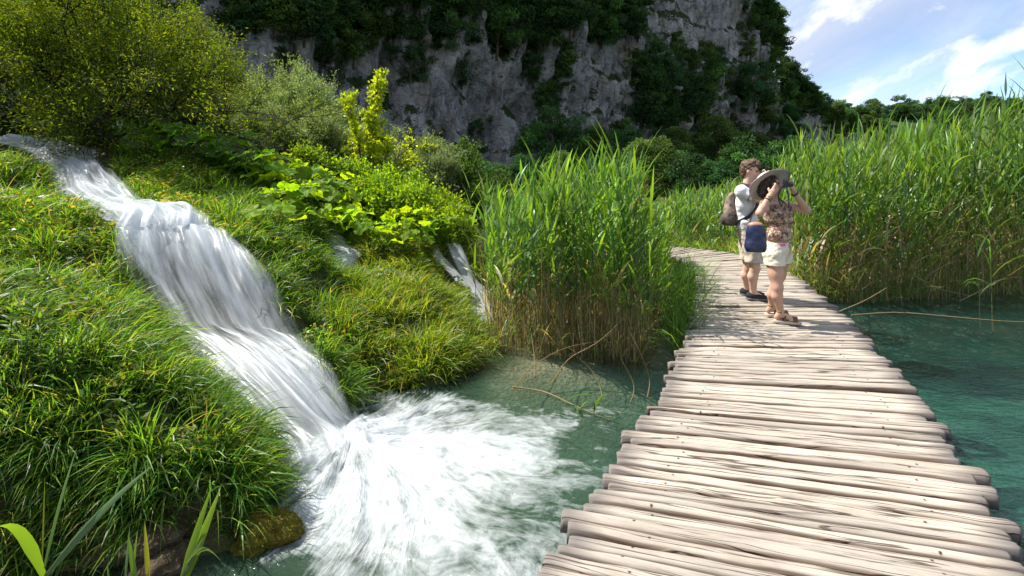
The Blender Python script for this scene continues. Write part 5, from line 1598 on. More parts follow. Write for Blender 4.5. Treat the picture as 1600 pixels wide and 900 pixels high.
# ================================================================== PEOPLE
class Field:
    """a smooth union of round cones and ellipsoids on a grid, turned into one continuous surface"""
    def __init__(s, lo, hi, h=0.005):
        s.lo, s.h = np.array(lo, float), h
        s.n = np.ceil((np.array(hi) - s.lo) / h).astype(int) + 1
        s.f = np.full(tuple(s.n), 0.5, np.float32)

    def box(s, lo, hi):
        a = np.clip(np.floor((lo - s.lo) / s.h).astype(int), 0, s.n - 1)
        b = np.clip(np.ceil((hi - s.lo) / s.h).astype(int) + 1, 1, s.n)
        if (b <= a).any():
            return None
        g = np.meshgrid(*[s.lo[i] + s.h * np.arange(a[i], b[i]) for i in range(3)], indexing="ij")
        return tuple(slice(a[i], b[i]) for i in range(3)), g

    def put(s, sl, d, k, op):
        a = s.f[sl]
        if op == "add":
            if k > 0:
                h = np.clip(0.5 + 0.5 * (a - d) / k, 0, 1)
                s.f[sl] = a * (1 - h) + d * h - k * h * (1 - h)
            else:
                s.f[sl] = np.minimum(a, d)
        else:
            h = np.clip(0.5 - 0.5 * (a + d) / max(k, 1e-6), 0, 1)
            s.f[sl] = a * (1 - h) - d * h + k * h * (1 - h)
        return s

    def cone(s, a, b, r1, r2, k=0.02, op="add"):
        a, b = np.array(a, float), np.array(b, float)
        m = max(r1, r2) + k + 0.04
        r = s.box(np.minimum(a, b) - m, np.maximum(a, b) + m)
        if r is None:
            return s
        sl, g = r
        ab = b - a
        L2 = ab @ ab + 1e-9
        t = np.clip(((g[0] - a[0]) * ab[0] + (g[1] - a[1]) * ab[1] + (g[2] - a[2]) * ab[2]) / L2, 0, 1)
        d = np.sqrt((g[0] - a[0] - t * ab[0])**2 + (g[1] - a[1] - t * ab[1])**2 + (g[2] - a[2] - t * ab[2])**2) - (r1 + (r2 - r1) * t)
        return s.put(sl, d.astype(np.float32), k, op)

    def chain(s, pts, rad, k=0.02):
        for i in range(len(pts) - 1):
            s.cone(pts[i], pts[i + 1], rad[i], rad[i + 1], k)
        return s

    def ell(s, c, r, B=None, k=0.03, op="add"):
        c, r = np.array(c, float), np.array(r, float)
        B = np.eye(3) if B is None else np.array(B)
        m = r.max() + k + 0.04
        bx = s.box(c - m, c + m)
        if bx is None:
            return s
        sl, g = bx
        q = [sum(B[i][j] * (g[j] - c[j]) for j in range(3)) for i in range(3)]
        k0 = np.sqrt(sum((q[i] / r[i])**2 for i in range(3)))
        k1 = np.sqrt(sum((q[i] / r[i]**2)**2 for i in range(3))) + 1e-9
        return s.put(sl, (k0 * (k0 - 1) / k1).astype(np.float32), k, op)

    def cut(s, point, normal):
        """keep what lies behind the plane"""
        point, n = np.array(point, float), np.array(normal, float)
        n = n / np.linalg.norm(n)
        ax = [s.lo[i] + s.h * np.arange(s.n[i]) - point[i] for i in range(3)]
        d = ax[0][:, None, None] * n[0] + ax[1][None, :, None] * n[1] + ax[2][None, None, :] * n[2]
        s.f = np.maximum(s.f, d.astype(np.float32))
        return s

    def rough(s, amp, sc, seed=0):
        band = np.abs(s.f) < amp * 2.5 + s.h * 2
        i = np.nonzero(band)
        q = [s.lo[j] + s.h * i[j] for j in range(3)]
        s.f[i] += (amp * fbm(q[0] * sc, q[1] * sc, q[2] * sc, 3, seed)).astype(np.float32)
        return s

    def mesh(s, name, origin=(0, 0, 0), smooth_it=2):
        f = s.f
        f[0], f[-1], f[:, 0], f[:, -1], f[:, :, 0], f[:, :, -1] = 0.5, 0.5, 0.5, 0.5, 0.5, 0.5
        ins = f < 0
        nx, ny, nz = f.shape
        cnt = sum(ins[a:nx - 1 + a, b:ny - 1 + b, c:nz - 1 + c].astype(np.int8) for a in (0, 1) for b in (0, 1) for c in (0, 1))
        cells = np.nonzero((cnt > 0) & (cnt < 8))
        ci = np.stack(cells, 1)
        vid = np.full((nx - 1, ny - 1, nz - 1), -1, np.int32)
        vid[cells] = np.arange(len(ci))
        acc, num = np.zeros((len(ci), 3)), np.zeros((len(ci), 1))
        cor = [(a, b, c) for a in (0, 1) for b in (0, 1) for c in (0, 1)]
        val = {c: f[ci[:, 0] + c[0], ci[:, 1] + c[1], ci[:, 2] + c[2]] for c in cor}
        for c0_ in cor:
            for ax in range(3):
                if c0_[ax]:
                    continue
                c1_ = tuple(1 if j == ax else c0_[j] for j in range(3))
                v0, v1 = val[c0_], val[c1_]
                ok = (v0 < 0) != (v1 < 0)
                t_ = np.where(ok, v0 / np.where(ok, v0 - v1, 1), 0)
                p_ = np.tile(np.array(c0_, float), (len(ci), 1))
                p_[:, ax] += t_
                acc += np.where(ok[:, None], p_, 0)
                num += ok[:, None]
        V = s.lo + s.h * (ci + acc / np.maximum(num, 1))
        quads = []
        for ax in range(3):
            o1, o2 = [(1, 2), (2, 0), (0, 1)][ax]
            sl0 = [slice(1, -1)] * 3
            sl0[ax] = slice(0, f.shape[ax] - 1)
            sl1 = list(sl0)
            sl1[ax] = slice(1, f.shape[ax])
            a_, b_ = ins[tuple(sl0)], ins[tuple(sl1)]
            e = np.nonzero(a_ != b_)
            flip = b_[e]
            base = [e[0] + (0 if ax == 0 else 1), e[1] + (0 if ax == 1 else 1), e[2] + (0 if ax == 2 else 1)]
            def at(d1, d2):
                q = [base[0].copy(), base[1].copy(), base[2].copy()]
                q[o1] = q[o1] - d1
                q[o2] = q[o2] - d2
                return vid[q[0], q[1], q[2]]
            fq = np.stack([at(1, 1), at(0, 1), at(0, 0), at(1, 0)], 1)
            fq[flip] = fq[flip][:, ::-1]
            quads.append(fq)
        Q = np.concatenate(quads)
        Q = Q[(Q >= 0).all(1)]
        for _ in range(smooth_it):
            S, Nn = np.zeros_like(V), np.zeros(len(V))
            for j in range(4):
                np.add.at(S, Q[:, j], V[Q[:, (j + 1) % 4]] + V[Q[:, (j - 1) % 4]])
                np.add.at(Nn, Q[:, j], 2)
            V = V * 0.5 + 0.5 * S / np.maximum(Nn, 1)[:, None]
        return mesh_np(name, V - np.array(origin), Q)


def basis(heading, pitch=0.0, roll=0.0):
    """rows: forward, left, up"""
    f = np.array([math.cos(heading) * math.cos(pitch), math.sin(heading) * math.cos(pitch), math.sin(pitch)])
    l = np.array([-math.sin(heading), math.cos(heading), 0.0])
    u = np.cross(f, l)
    l2 = l * math.cos(roll) + u * math.sin(roll)
    u2 = np.cross(f, l2)
    return np.array([f, l2, u2])


def skin_mat(name, color):
    m = bpy.data.materials.new(name)
    m.use_nodes = True
    t = NT(m.node_tree)
    nz = t.noise(t.n("ShaderNodeTexCoord").outputs["Object"], 14, 4, 0.6).outputs[0]
    c = t.mix(nz, tuple(np.array(color) * (0.93, 0.88, 0.86)), tuple(np.array(color) * 1.05))
    p = t.n("ShaderNodeBsdfPrincipled", {"Base Color": c, "Roughness": 0.5, "Specular IOR Level": 0.35, "Subsurface Weight": 0.12, "Subsurface Radius": (0.01, 0.004, 0.002), "Subsurface Scale": 1.0})
    t.n("ShaderNodeOutputMaterial", {0: p})
    return m


M_SKIN_W = skin_mat("tanned_skin", (0.45, 0.275, 0.195))
M_SKIN_M = skin_mat("fair_skin", (0.52, 0.335, 0.255))
M_HAIR_W = plain_mat("dark_hair", (0.028, 0.016, 0.011), 0.45, 0.4, 0.4, 40, 0.6, stretch=(1, 1, 0.3))
M_HAIR_M = plain_mat("brown_hair", (0.085, 0.045, 0.022), 0.5, 0.4, 0.5, 60, 0.8, stretch=(1, 1, 0.4))
M_EYE = plain_mat("eye_dark", (0.03, 0.02, 0.015), 0.2, 0.5, 0.0, 5, 0.0)
M_LIP = plain_mat("lips", (0.36, 0.13, 0.10), 0.45, 0.4, 0.1, 20, 0.1)
M_WHITE = plain_mat("white_cotton", (0.60, 0.60, 0.62), 0.9, 0.1, 0.06, 6, 0.25)
M_TRIM = plain_mat("grey_trim", (0.16, 0.14, 0.15), 0.9, 0.1, 0.1, 30, 0.2)
M_DENIM = plain_mat("cream_denim", (0.62, 0.57, 0.46), 0.9, 0.1, 0.08, 30, 0.5)
M_NAVY = plain_mat("navy_nylon", (0.012, 0.017, 0.06), 0.38, 0.5, 0.2, 6, 0.35)
M_BROWN = plain_mat("brown_leather", (0.10, 0.05, 0.028), 0.55, 0.4, 0.25, 20, 0.3)
M_TANLEATHER = plain_mat("tan_leather", (0.36, 0.19, 0.13), 0.5, 0.4, 0.2, 20, 0.2)
M_BLACK = plain_mat("black_plastic", (0.014, 0.014, 0.016), 0.38, 0.5, 0.15, 20, 0.1)
M_GLASSY = plain_mat("lens_glass", (0.01, 0.012, 0.02), 0.08, 0.8, 0.0, 5, 0.0)
M_TAUPE = plain_mat("taupe_canvas", (0.20, 0.155, 0.125), 0.85, 0.15, 0.15, 25, 0.4)
M_DARKCANVAS = plain_mat("dark_canvas", (0.075, 0.058, 0.055), 0.8, 0.2, 0.2, 25, 0.3)
M_STRAP = plain_mat("black_webbing", (0.022, 0.022, 0.028), 0.7, 0.3, 0.15, 60, 0.2)
M_SHOE = plain_mat("dark_grey_suede", (0.022, 0.024, 0.03), 0.8, 0.2, 0.2, 30, 0.3)
M_SOLE = plain_mat("pale_sole", (0.40, 0.34, 0.28), 0.8, 0.2, 0.15, 20, 0.2)
M_STRAW = plain_mat("grey_straw", (0.50, 0.46, 0.43), 0.85, 0.2, 0.14, 70, 0.6, stretch=(1, 1, 3))
M_PINK = plain_mat("pink_plastic", (0.72, 0.10, 0.42), 0.4, 0.4, 0.0, 5, 0.0)


def pattern_mat(name, scale, cols, rough=0.8):
    m = bpy.data.materials.new(name)
    m.use_nodes = True
    t = NT(m.node_tree)
    o = t.n("ShaderNodeTexCoord").outputs["Object"]
    wv_ = t.vm("ADD", o, t.vm("MULTIPLY", t.noise(o, scale * 0.6, 3, 0.6).outputs[1], (0.07, 0.07, 0.07)))
    v = t.n("ShaderNodeTexVoronoi", {"Vector": wv_, "Scale": scale})
    ring = t.m("FRACT", t.m("MULTIPLY", v.outputs["Distance"], 3.2))
    sw = t.noise(wv_, scale * 1.3, 2, 0.5, 3.0).outputs[0]
    a = t.ramp(v.outputs["Color"], [(0.0, cols[0]), (0.3, cols[1]), (0.55, cols[2]), (0.8, cols[3])], "CONSTANT")
    b = t.ramp(sw, [(0.0, cols[1]), (0.45, cols[0]), (0.52, cols[3]), (0.60, cols[2])], "CONSTANT")
    c = t.mix(t.ramp(ring, [(0.0, 0.0), (0.5, 1.0)], "CONSTANT"), a, b)
    p = t.n("ShaderNodeBsdfPrincipled", {"Base Color": c, "Roughness": rough, "Specular IOR Level": 0.15})
    t.n("ShaderNodeOutputMaterial", {0: p})
    return m


M_FLORAL = pattern_mat("paisley_print", 22, [(0.42, 0.19, 0.16), (0.05, 0.035, 0.05), (0.52, 0.40, 0.30), (0.24, 0.19, 0.08)])
M_SHORTS_M = pattern_mat("faded_print_cotton", 30, [(0.46, 0.40, 0.34), (0.39, 0.33, 0.28), (0.50, 0.44, 0.38), (0.43, 0.365, 0.32)], 0.9)


def hand(fd, wrist, knuck, up, r=0.0085, curl=1.0, side=1.0, size=1.0):
    """palm from wrist to knuckles, four bent fingers of different length and a thumb; up: across the knuckles"""
    wrist, knuck, up = np.array(wrist), np.array(knuck), np.array(up, float)
    ax = knuck - wrist
    L = np.linalg.norm(ax)
    ax /= L
    up = up - ax * (up @ ax)
    up /= np.linalg.norm(up)
    pn = np.cross(ax, up) * side          # the way the fingers curl
    fd.cone(wrist, wrist + ax * L * 0.5, 0.026 * size, 0.030 * size, 0.02)
    for j, (o_, ln) in enumerate(((0.030, 0.070), (0.010, 0.078), (-0.010, 0.072), (-0.029, 0.056))):
        k0 = knuck + up * o_ * size
        fd.cone(wrist + ax * L * 0.35 + up * o_ * 0.5, k0, 0.017 * size, 0.0125 * size, 0.012)
        a1 = k0 + (ax * 0.75 + pn * 0.55 * curl) * ln * 0.48 * size
        a2 = a1 + (ax * 0.10 + pn * 1.0 * curl) * ln * 0.34 * size
        a3 = a2 + (-ax * 0.45 * curl + pn * 0.75) * ln * 0.26 * size
        fd.chain([k0, a1, a2, a3], [r * 1.15 * size, r * 1.05 * size, r * 0.95 * size, r * 0.8 * size], 0.004)
    t0 = wrist + ax * L * 0.3 + up * 0.026 * size
    t1 = t0 + (ax * 0.5 + up * 0.5 + pn * 0.5) * 0.040 * size
    t2 = t1 + (ax * 0.75 + up * 0.05 + pn * 0.5) * 0.034 * size
    fd.chain([t0, t1, t2], [0.014 * size, 0.0115 * size, 0.009 * size], 0.008)
    return fd


def head(fd, c, B, s=1.0):
    """skull, jaw, nose, brow, lips, ears"""
    f, l, u = B
    P = lambda a, b, d: c + (f * a + l * b + u * d) * s
    fd.ell(P(-0.012, 0, 0.030), np.array([0.094, 0.075, 0.092]) * s, B, 0.02)
    fd.ell(P(0.028, 0, -0.040), np.array([0.062, 0.056, 0.070]) * s, B, 0.03)
    fd.ell(P(0.066, 0, -0.086), np.array([0.020, 0.024, 0.017]) * s, B, 0.025)
    fd.cone(P(0.080, 0, 0.010), P(0.106, 0, -0.026), 0.008 * s, 0.011 * s, 0.014)
    fd.ell(P(0.096, 0, -0.030), np.array([0.014, 0.017, 0.010]) * s, B, 0.01)
    for q in (1, -1):
        fd.ell(P(0.068, 0.030 * q, 0.024), np.array([0.020, 0.024, 0.009]) * s, B, 0.014)
        fd.ell(P(0.088, 0.031 * q, 0.006), np.array([0.013, 0.016, 0.011]) * s, B, 0.010, "sub")
        fd.ell(P(0.058, 0.040 * q, -0.026), np.array([0.024, 0.020, 0.020]) * s, B, 0.02)
        fd.ell(P(-0.008, 0.074 * q, -0.008), np.array([0.018, 0.008, 0.030]) * s, B, 0.008)
    fd.ell(P(0.086, 0, -0.058), np.array([0.010, 0.022, 0.006]) * s, B, 0.008)
    fd.ell(P(0.084, 0, -0.068), np.array([0.010, 0.019, 0.007]) * s, B, 0.008)
    return P


def ball(name, c, r, mat, parent, origin, B=None, n=12):
    bm = bmesh.new()
    bmesh.ops.create_uvsphere(bm, u_segments=n, v_segments=n // 2 + 2, radius=1.0)
    r = np.broadcast_to(np.asarray(r, float), (3,))
    B = np.eye(3) if B is None else B
    for v in bm.verts:
        q = np.array(v.co[:]) * r
        v.co = B.T @ q
    me = bpy.data.meshes.new(name)
    bm.to_mesh(me)
    bm.free()
    for p_ in me.polygons:
        p_.use_smooth = True
    return obj(name, me, mat, parent, tuple(np.array(c) - origin))


def band(name, pts, width, mat, parent, origin, thick=0.004, normal=(0, -1, 0), closed=False):
    """a strap: a flat strip with thickness through points"""
    pts = np.array(pts, float)
    C = catmull(np.stack([pts, pts], 1), 6 * len(pts))[:, 0]
    T = np.gradient(C, axis=0)
    T /= np.linalg.norm(T, axis=1, keepdims=True)
    N_ = np.broadcast_to(np.array(normal, float), C.shape) if np.ndim(normal) == 1 else np.array([np.interp(np.linspace(0, 1, len(C)), np.linspace(0, 1, len(normal)), np.array(normal)[:, i]) for i in range(3)]).T
    S = np.cross(T, N_)
    S /= np.linalg.norm(S, axis=1, keepdims=True) + 1e-9
    N2 = np.cross(S, T)
    a, b = S * width / 2, N2 * thick / 2
    V = np.stack([C - a - b, C + a - b, C + a + b, C - a + b], 1) - np.array(origin)
    idx = np.arange(len(C) * 4).reshape(-1, 4)
    f = np.stack([idx[:-1], np.roll(idx, -1, 1)[:-1], np.roll(idx, -1, 1)[1:], idx[1:]], -1).reshape(-1, 4)
    f = np.concatenate([f, idx[:1, ::-1], idx[-1:]])
    return obj(name, mesh_np(name, V.reshape(-1, 3), f, smooth=False), mat, parent)


def ring(name, c, axis, r, tube, mat, parent, origin, squash=1.0, B=None):
    axis = np.array(axis, float)
    axis /= np.linalg.norm(axis)
    a = np.cross(axis, (0.3, 0.2, 1.0))
    a /= np.linalg.norm(a)
    b = np.cross(axis, a)
    if B is not None:
        a, b = B
    th = np.linspace(0, 2 * math.pi, 25)
    C = np.array(c) + (np.cos(th)[:, None] * a + np.sin(th)[:, None] * b * squash) * r - np.array(origin)
    v, f, _ = tubes(C[None], np.full((1, 25), tube), 6)
    return obj(name, mesh_np(name, v, f), mat, parent)


def rbox(name, c, size, B, mat, parent, origin, bev=0.004):
    bm = bmesh.new()
    bmesh.ops.create_cube(bm, size=1.0)
    for v in bm.verts:
        v.co = Vector([v.co[i] * size[i] for i in range(3)])
    bmesh.ops.bevel(bm, geom=list(bm.edges), offset=bev, segments=2, affect="EDGES")
    for v in bm.verts:
        v.co = B.T @ np.array(v.co[:])
    me = bpy.data.meshes.new(name)
    bm.to_mesh(me)
    bm.free()
    return obj(name, me, mat, parent, tuple(np.array(c) - np.array(origin)))


# ------------------------------------------------------------------ the woman
wo_ = np.array(px(1218, 505, 5.86))
wo_[2] = 0.02
woman = thing("person", "woman in a wide grey sun hat, patterned top and cream shorts looking through a camera", "person", tuple(wo_))
Bt = basis(math.radians(-52))
fw, lw, uw = Bt
Bh = basis(math.radians(-24), math.radians(4), math.radians(-8))
hd = px(1204, 289, 5.86)
hipR, hipL = px(1209, 402, 5.80), px(1222, 402, 5.93)
kneR, kneL = px(1215, 449, 5.74), px(1211, 451, 5.99)
ankR, ankL = px(1220, 494, 5.77), px(1206, 484, 6.04)
ankR[2], ankL[2] = 0.135, 0.135
shR, shL = px(1198, 319, 5.76), px(1226, 321, 5.97)
elR, elL = px(1187, 333, 5.57), px(1261, 329, 5.88)
wrR, wrL = px(1202, 307, 5.62), px(1241, 301, 5.80)
haR, haL = px(1214, 292, 5.67), px(1236, 290, 5.74)
pel, wai, che = px(1215, 388, 5.87), px(1216, 366, 5.86), px(1213, 336, 5.87)
neck = px(1207, 309, 5.87)


def torso_w(fd, g=0.0):
    fd.ell(pel, np.array([0.112, 0.160, 0.115]) + g, Bt, 0.05)
    fd.ell(pel - fw * 0.055 - uw * 0.02, np.array([0.085, 0.135, 0.095]) + g, Bt, 0.04)
    fd.ell(wai + fw * 0.012, np.array([0.108, 0.135, 0.105]) + g, Bt, 0.06)
    fd.ell(che - uw * 0.01, np.array([0.098, 0.138, 0.125]) + g, Bt, 0.06)
    for q in (1, -1):
        fd.ell(che + fw * 0.085 + lw * 0.062 * q - uw * 0.035, np.array([0.052, 0.058, 0.060]) + g, Bt, 0.04)
    fd.cone(shR, shL, 0.047 + g, 0.047 + g, 0.05)
    return fd


def legs_w(fd, g=0.0):
    for h_, k_, a_ in ((hipR, kneR, ankR), (hipL, kneL, ankL)):
        mid_ = h_ * 0.45 + k_ * 0.55
        calf = k_ * 0.66 + a_ * 0.34 - np.array([0.018, 0.0, 0.0])
        fd.chain([h_, mid_, k_], [0.094 + g, 0.074 + g, 0.053 + g], 0.03)
        fd.chain([k_, calf, a_], [0.050 + g, 0.053 + g, 0.032 + g], 0.03)
    return fd


lo = np.array([2.35, 5.35, -0.0])
hi = np.array([3.35, 6.30, 1.70])
fd = Field(lo, hi, 0.005)
torso_w(fd)
legs_w(fd)
fd.cone(neck - uw * 0.03, hd - Bh[2] * 0.06, 0.052, 0.046, 0.03)
head(fd, hd, Bh, 0.98)
for s_, e_, w_, h_, sd in ((shR, elR, wrR, haR, 1), (shL, elL, wrL, haL, -1)):
    m1 = s_ * 0.6 + e_ * 0.4
    m2 = e_ * 0.72 + w_ * 0.28
    fd.chain([s_, m1, e_], [0.047, 0.045, 0.037], 0.025)
    fd.chain([e_, m2, w_], [0.037, 0.038, 0.024], 0.02)
camc = px(1227, 287.5, 5.70)
hand(fd, wrR, haR, (0.15, 0.2, 1.0), 0.0085, 0.9, -1, 0.95)
hand(fd, wrL, haL, (0.0, 0.25, 1.0), 0.0085, 0.9, 1, 0.95)
for a_, tdir in ((ankR, np.array([0.95, -0.30, 0])), (ankL, np.array([0.93, -0.36, 0]))):
    tdir = tdir / np.linalg.norm(tdir)
    sd_ = np.array([-tdir[1], tdir[0], 0])
    heel = np.array([a_[0], a_[1], 0.085]) - tdir * 0.035
    ball_ = np.array([a_[0], a_[1], 0.068]) + tdir * 0.115
    fd.cone(a_, heel, 0.033, 0.030, 0.02)
    fd.cone(a_ - np.array([0, 0, 0.02]), ball_, 0.034, 0.026, 0.025)
    for j, (o_, ln) in enumerate(((0.026, 0.052), (0.010, 0.052), (-0.004, 0.046), (-0.018, 0.040), (-0.031, 0.033))):
        b0 = ball_ + sd_ * o_ * 0.9
        fd.chain([b0 - tdir * 0.03, b0, b0 + tdir * ln - np.array([0, 0, 0.007])], [0.016, 0.013, 0.009], 0.008)
obj("body", fd.mesh("body", wo_), M_SKIN_W, woman)
# clothes
fs = Field(lo, hi, 0.006)
torso_w(fs, 0.014)
for s_, e_ in ((shR, elR), (shL, elL)):
    fs.cone(s_, s_ * 0.80 + e_ * 0.20, 0.058, 0.060, 0.03)
fs.rough(0.008, 16, 4)
fs.cut((0, 0, 0.895), (0, 0, -1))
fs.cut(px(1209, 314, 5.87), (fw[0] * 0.55, fw[1] * 0.55, 1.0))
obj("top", fs.mesh("top", wo_), M_FLORAL, woman)
fs = Field(lo, hi, 0.006)
torso_w(fs, 0.016)
for h_, k_ in ((hipR, kneR), (hipL, kneL)):
    fs.cone(h_ + uw * 0.02, h_ * 0.45 + k_ * 0.55, 0.108, 0.103, 0.03)
fs.rough(0.007, 20, 8)
fs.cut((0, 0, 0.872), (0.0, 0.0, 1))
fs.cut((0, 0, 0.632), (0, 0, -1))
shorts = obj("shorts", fs.mesh("shorts", wo_), M_DENIM, woman)
fly0 = pel + fw * 0.13
band("fly", [fly0 + uw * 0.075, fly0 + fw * 0.008 + uw * 0.02, fly0 - uw * 0.05], 0.022, plain_mat("seam_thread", (0.40, 0.33, 0.22), 0.9), shorts, wo_, 0.006, fw)
ball("button", fly0 + uw * 0.070 + fw * 0.004, 0.009, M_BROWN, shorts, wo_)
band("pocket_seam", [pel + fw * 0.115 - lw * 0.05 + uw * 0.075, pel + fw * 0.09 - lw * 0.11 + uw * 0.035, pel + fw * 0.03 - lw * 0.165 + uw * 0.02], 0.010, plain_mat("pocket_seam_thread", (0.45, 0.38, 0.28), 0.9), shorts, wo_, 0.006, fw * 0.7 - lw * 0.7)  # pocket seam in thread browner than the denim
# hair under the hat
fh = Field(hd - 0.2, hd + 0.2, 0.005)
f_, l_, u_ = Bh
fh.ell(hd - f_ * 0.022 + u_ * 0.034, (0.100, 0.086, 0.096), Bh, 0.02)
fh.chain([hd - f_ * 0.06 - u_ * 0.01, hd - f_ * 0.075 - u_ * 0.08, hd - f_ * 0.055 - u_ * 0.13], [0.065, 0.055, 0.035], 0.03)
for q in (1, -1):
    fh.chain([hd + f_ * 0.03 + l_ * 0.068 * q + u_ * 0.03, hd + f_ * 0.005 + l_ * 0.075 * q - u_ * 0.05, hd - f_ * 0.02 + l_ * 0.065 * q - u_ * 0.12], [0.028, 0.026, 0.018], 0.02)
fh.ell(hd + f_ * 0.115 - u_ * 0.030, (0.078, 0.062, 0.082), Bh, 0.01, "sub")
fh.rough(0.006, 45, 3)
obj("hair", fh.mesh("hair", wo_, 1), M_HAIR_W, woman)
for q in (1, -1):
    ball("eye", hd + f_ * 0.076 + l_ * 0.030 * q + u_ * 0.006, 0.011, M_EYE, woman, wo_)
ball("lips", hd + f_ * 0.090 - u_ * 0.062, (0.007, 0.020, 0.008), M_LIP, woman, wo_, Bh)
# hat, tipped back
hn = np.array([-0.24, 0.70, 0.67])
hn /= np.linalg.norm(hn)
ha_ = np.cross(hn, (0, 1, 0))
ha_ /= np.linalg.norm(ha_)
hb_ = np.cross(hn, ha_)
prof = [(0.0, 0.112), (0.045, 0.110), (0.075, 0.096), (0.091, 0.062), (0.099, 0.012), (0.112, 0.002), (0.160, -0.004), (0.205, -0.012), (0.228, -0.022), (0.231, -0.026), (0.226, -0.028), (0.205, -0.018), (0.160, -0.010), (0.110, -0.005), (0.096, 0.006), (0.088, 0.058), (0.072, 0.091), (0.044, 0.105), (0.0, 0.107)]
na = 48
V = []
for r_, z_ in prof:
    for i in range(na):
        a_ = 2 * math.pi * i / na
        zz_ = z_ + (0.012 * math.sin(2 * a_ + 0.6) + 0.006 * math.sin(5 * a_)) * max(0, (r_ - 0.11) / 0.12)
        V.append(hn * zz_ + (ha_ * math.cos(a_) + hb_ * math.sin(a_)) * r_)
V = np.array(V)
idx = np.arange(len(V)).reshape(len(prof), na)
f = np.stack([idx[:-1], idx[1:], np.roll(idx, -1, 1)[1:], np.roll(idx, -1, 1)[:-1]], -1).reshape(-1, 4)
hc = hd + hn * 0.035 + np.array([0.0, 0.012, 0.0])
hat = obj("hat", mesh_np("hat", V + hc - wo_, f), M_STRAW, woman)
ring("hat_band", hc + hn * 0.022, hn, 0.099, 0.007, M_TRIM, hat, wo_)
ring("brim_edging", hc - hn * 0.025, hn, 0.229, 0.0035, M_TRIM, hat, wo_)
# wrists
ring("bracelet", wrR * 0.8 + elR * 0.2, wrR - elR, 0.031, 0.007, M_BROWN, woman, wo_)
ring("bracelet", wrR * 0.93 + elR * 0.07, wrR - elR, 0.029, 0.003, M_STRAP, woman, wo_)
ring("watch_band", wrL * 0.96 + elL * 0.04, wrL - elL, 0.029, 0.012, M_BLACK, woman, wo_)
# sandals
for a_, tdir in ((ankR, np.array([0.95, -0.30, 0])), (ankL, np.array([0.93, -0.36, 0]))):
    tdir = tdir / np.linalg.norm(tdir)
    Bf = np.array([tdir, [-tdir[1], tdir[0], 0], [0, 0, 1]])
    sl = Field(np.array([a_[0], a_[1], 0]) - 0.24, np.array([a_[0], a_[1], 0]) + 0.24, 0.005)
    base = np.array([a_[0], a_[1], 0.0])
    sl.ell(base + tdir * 0.115 + (0, 0, 0.033), (0.085, 0.045, 0.05), Bf, 0.02)
    sl.ell(base + tdir * 0.02 + (0, 0, 0.033), (0.075, 0.036, 0.05), Bf, 0.03)
    sl.ell(base - tdir * 0.035 + (0, 0, 0.033), (0.042, 0.036, 0.055), Bf, 0.03)
    sl.cut((0, 0, 0.050), (0, 0, 1))
    sl.cut((0, 0, 0.021), (0, 0, -1))
    sandal = obj("sandal", sl.mesh("sandal", wo_, 1), M_SOLE, woman)
    side_ = Bf[1]
    def arch(cc, w_, h_, wd):
        th = np.linspace(0, math.pi, 9)
        pts = [cc + side_ * math.cos(q) * w_ + np.array([0, 0, 1]) * math.sin(q) * h_ for q in th]
        nr_ = [side_ * math.cos(q) + np.array([0, 0, 1]) * math.sin(q) for q in th]
        band("strap", pts, wd, M_BROWN, sandal, wo_, 0.006, nr_)
    arch(base + tdir * 0.135 + (0, 0, 0.05), 0.045, 0.046, 0.045)
    arch(base + tdir * 0.035 + (0, 0, 0.05), 0.037, 0.085, 0.022)
    ring("ankle_strap", a_ + (0, 0, 0.005), (0, 0, 1), 0.037, 0.009, M_BROWN, sandal, wo_)
    ball("buckle", a_ + np.array([0.0, -0.042, 0.004]), (0.012, 0.004, 0.012), plain_mat("brass", (0.5, 0.36, 0.14), 0.35, 0.5, 0.1, 20, 0.0, 0.9), sandal, wo_)

# camera held to the eye
Bc = basis(math.radians(-24))
camt = thing("compact_camera", "small black camera held up to the face of the woman in the hat", "camera", tuple(camc))
rbox("camera_body", camc, (0.045, 0.125, 0.078), Bc, M_BLACK, camt, camc, 0.008)
for nm, off_, r1, r2, L_ in (("lens", 0.022, 0.031, 0.029, 0.05),):
    P_ = np.array([camc + Bc[0] * q for q in (off_, off_ + L_ * 0.6, off_ + L_)]) - camc
    v, f, c = tubes(P_[None], np.array([[r1, r1, r2]]), 16)
    ln_ = obj("lens", mesh_np("lens", v, f), M_BLACK, camt)
    ball("lens_glass", camc + Bc[0] * (off_ + L_ - 0.004), (0.008, 0.026, 0.026), M_GLASSY, ln_, camc, Bc)
rbox("viewfinder_hump", camc + uw * 0.045, (0.038, 0.04, 0.022), Bc, M_BLACK, camt, camc, 0.006)
ball("shutter_button", camc + uw * 0.042 - Bc[1] * 0.045, (0.007, 0.007, 0.005), M_TRIM, camt, camc)
band("neck_strap", [camc - Bc[1] * 0.062 + uw * 0.02, px(1216, 305, 5.66), px(1221, 322, 5.72), px(1222, 316, 5.80), neck + fw * 0.05 + lw * 0.02], 0.016, M_STRAP, camt, camc, 0.003, (0.3, -0.9, 0))
band("neck_strap", [camc + Bc[1] * 0.062 + uw * 0.02, px(1232, 306, 5.70), px(1232, 325, 5.76), px(1227, 318, 5.85), neck + fw * 0.03 + lw * 0.05], 0.016, M_STRAP, camt, camc, 0.003, (0.3, -0.9, 0))

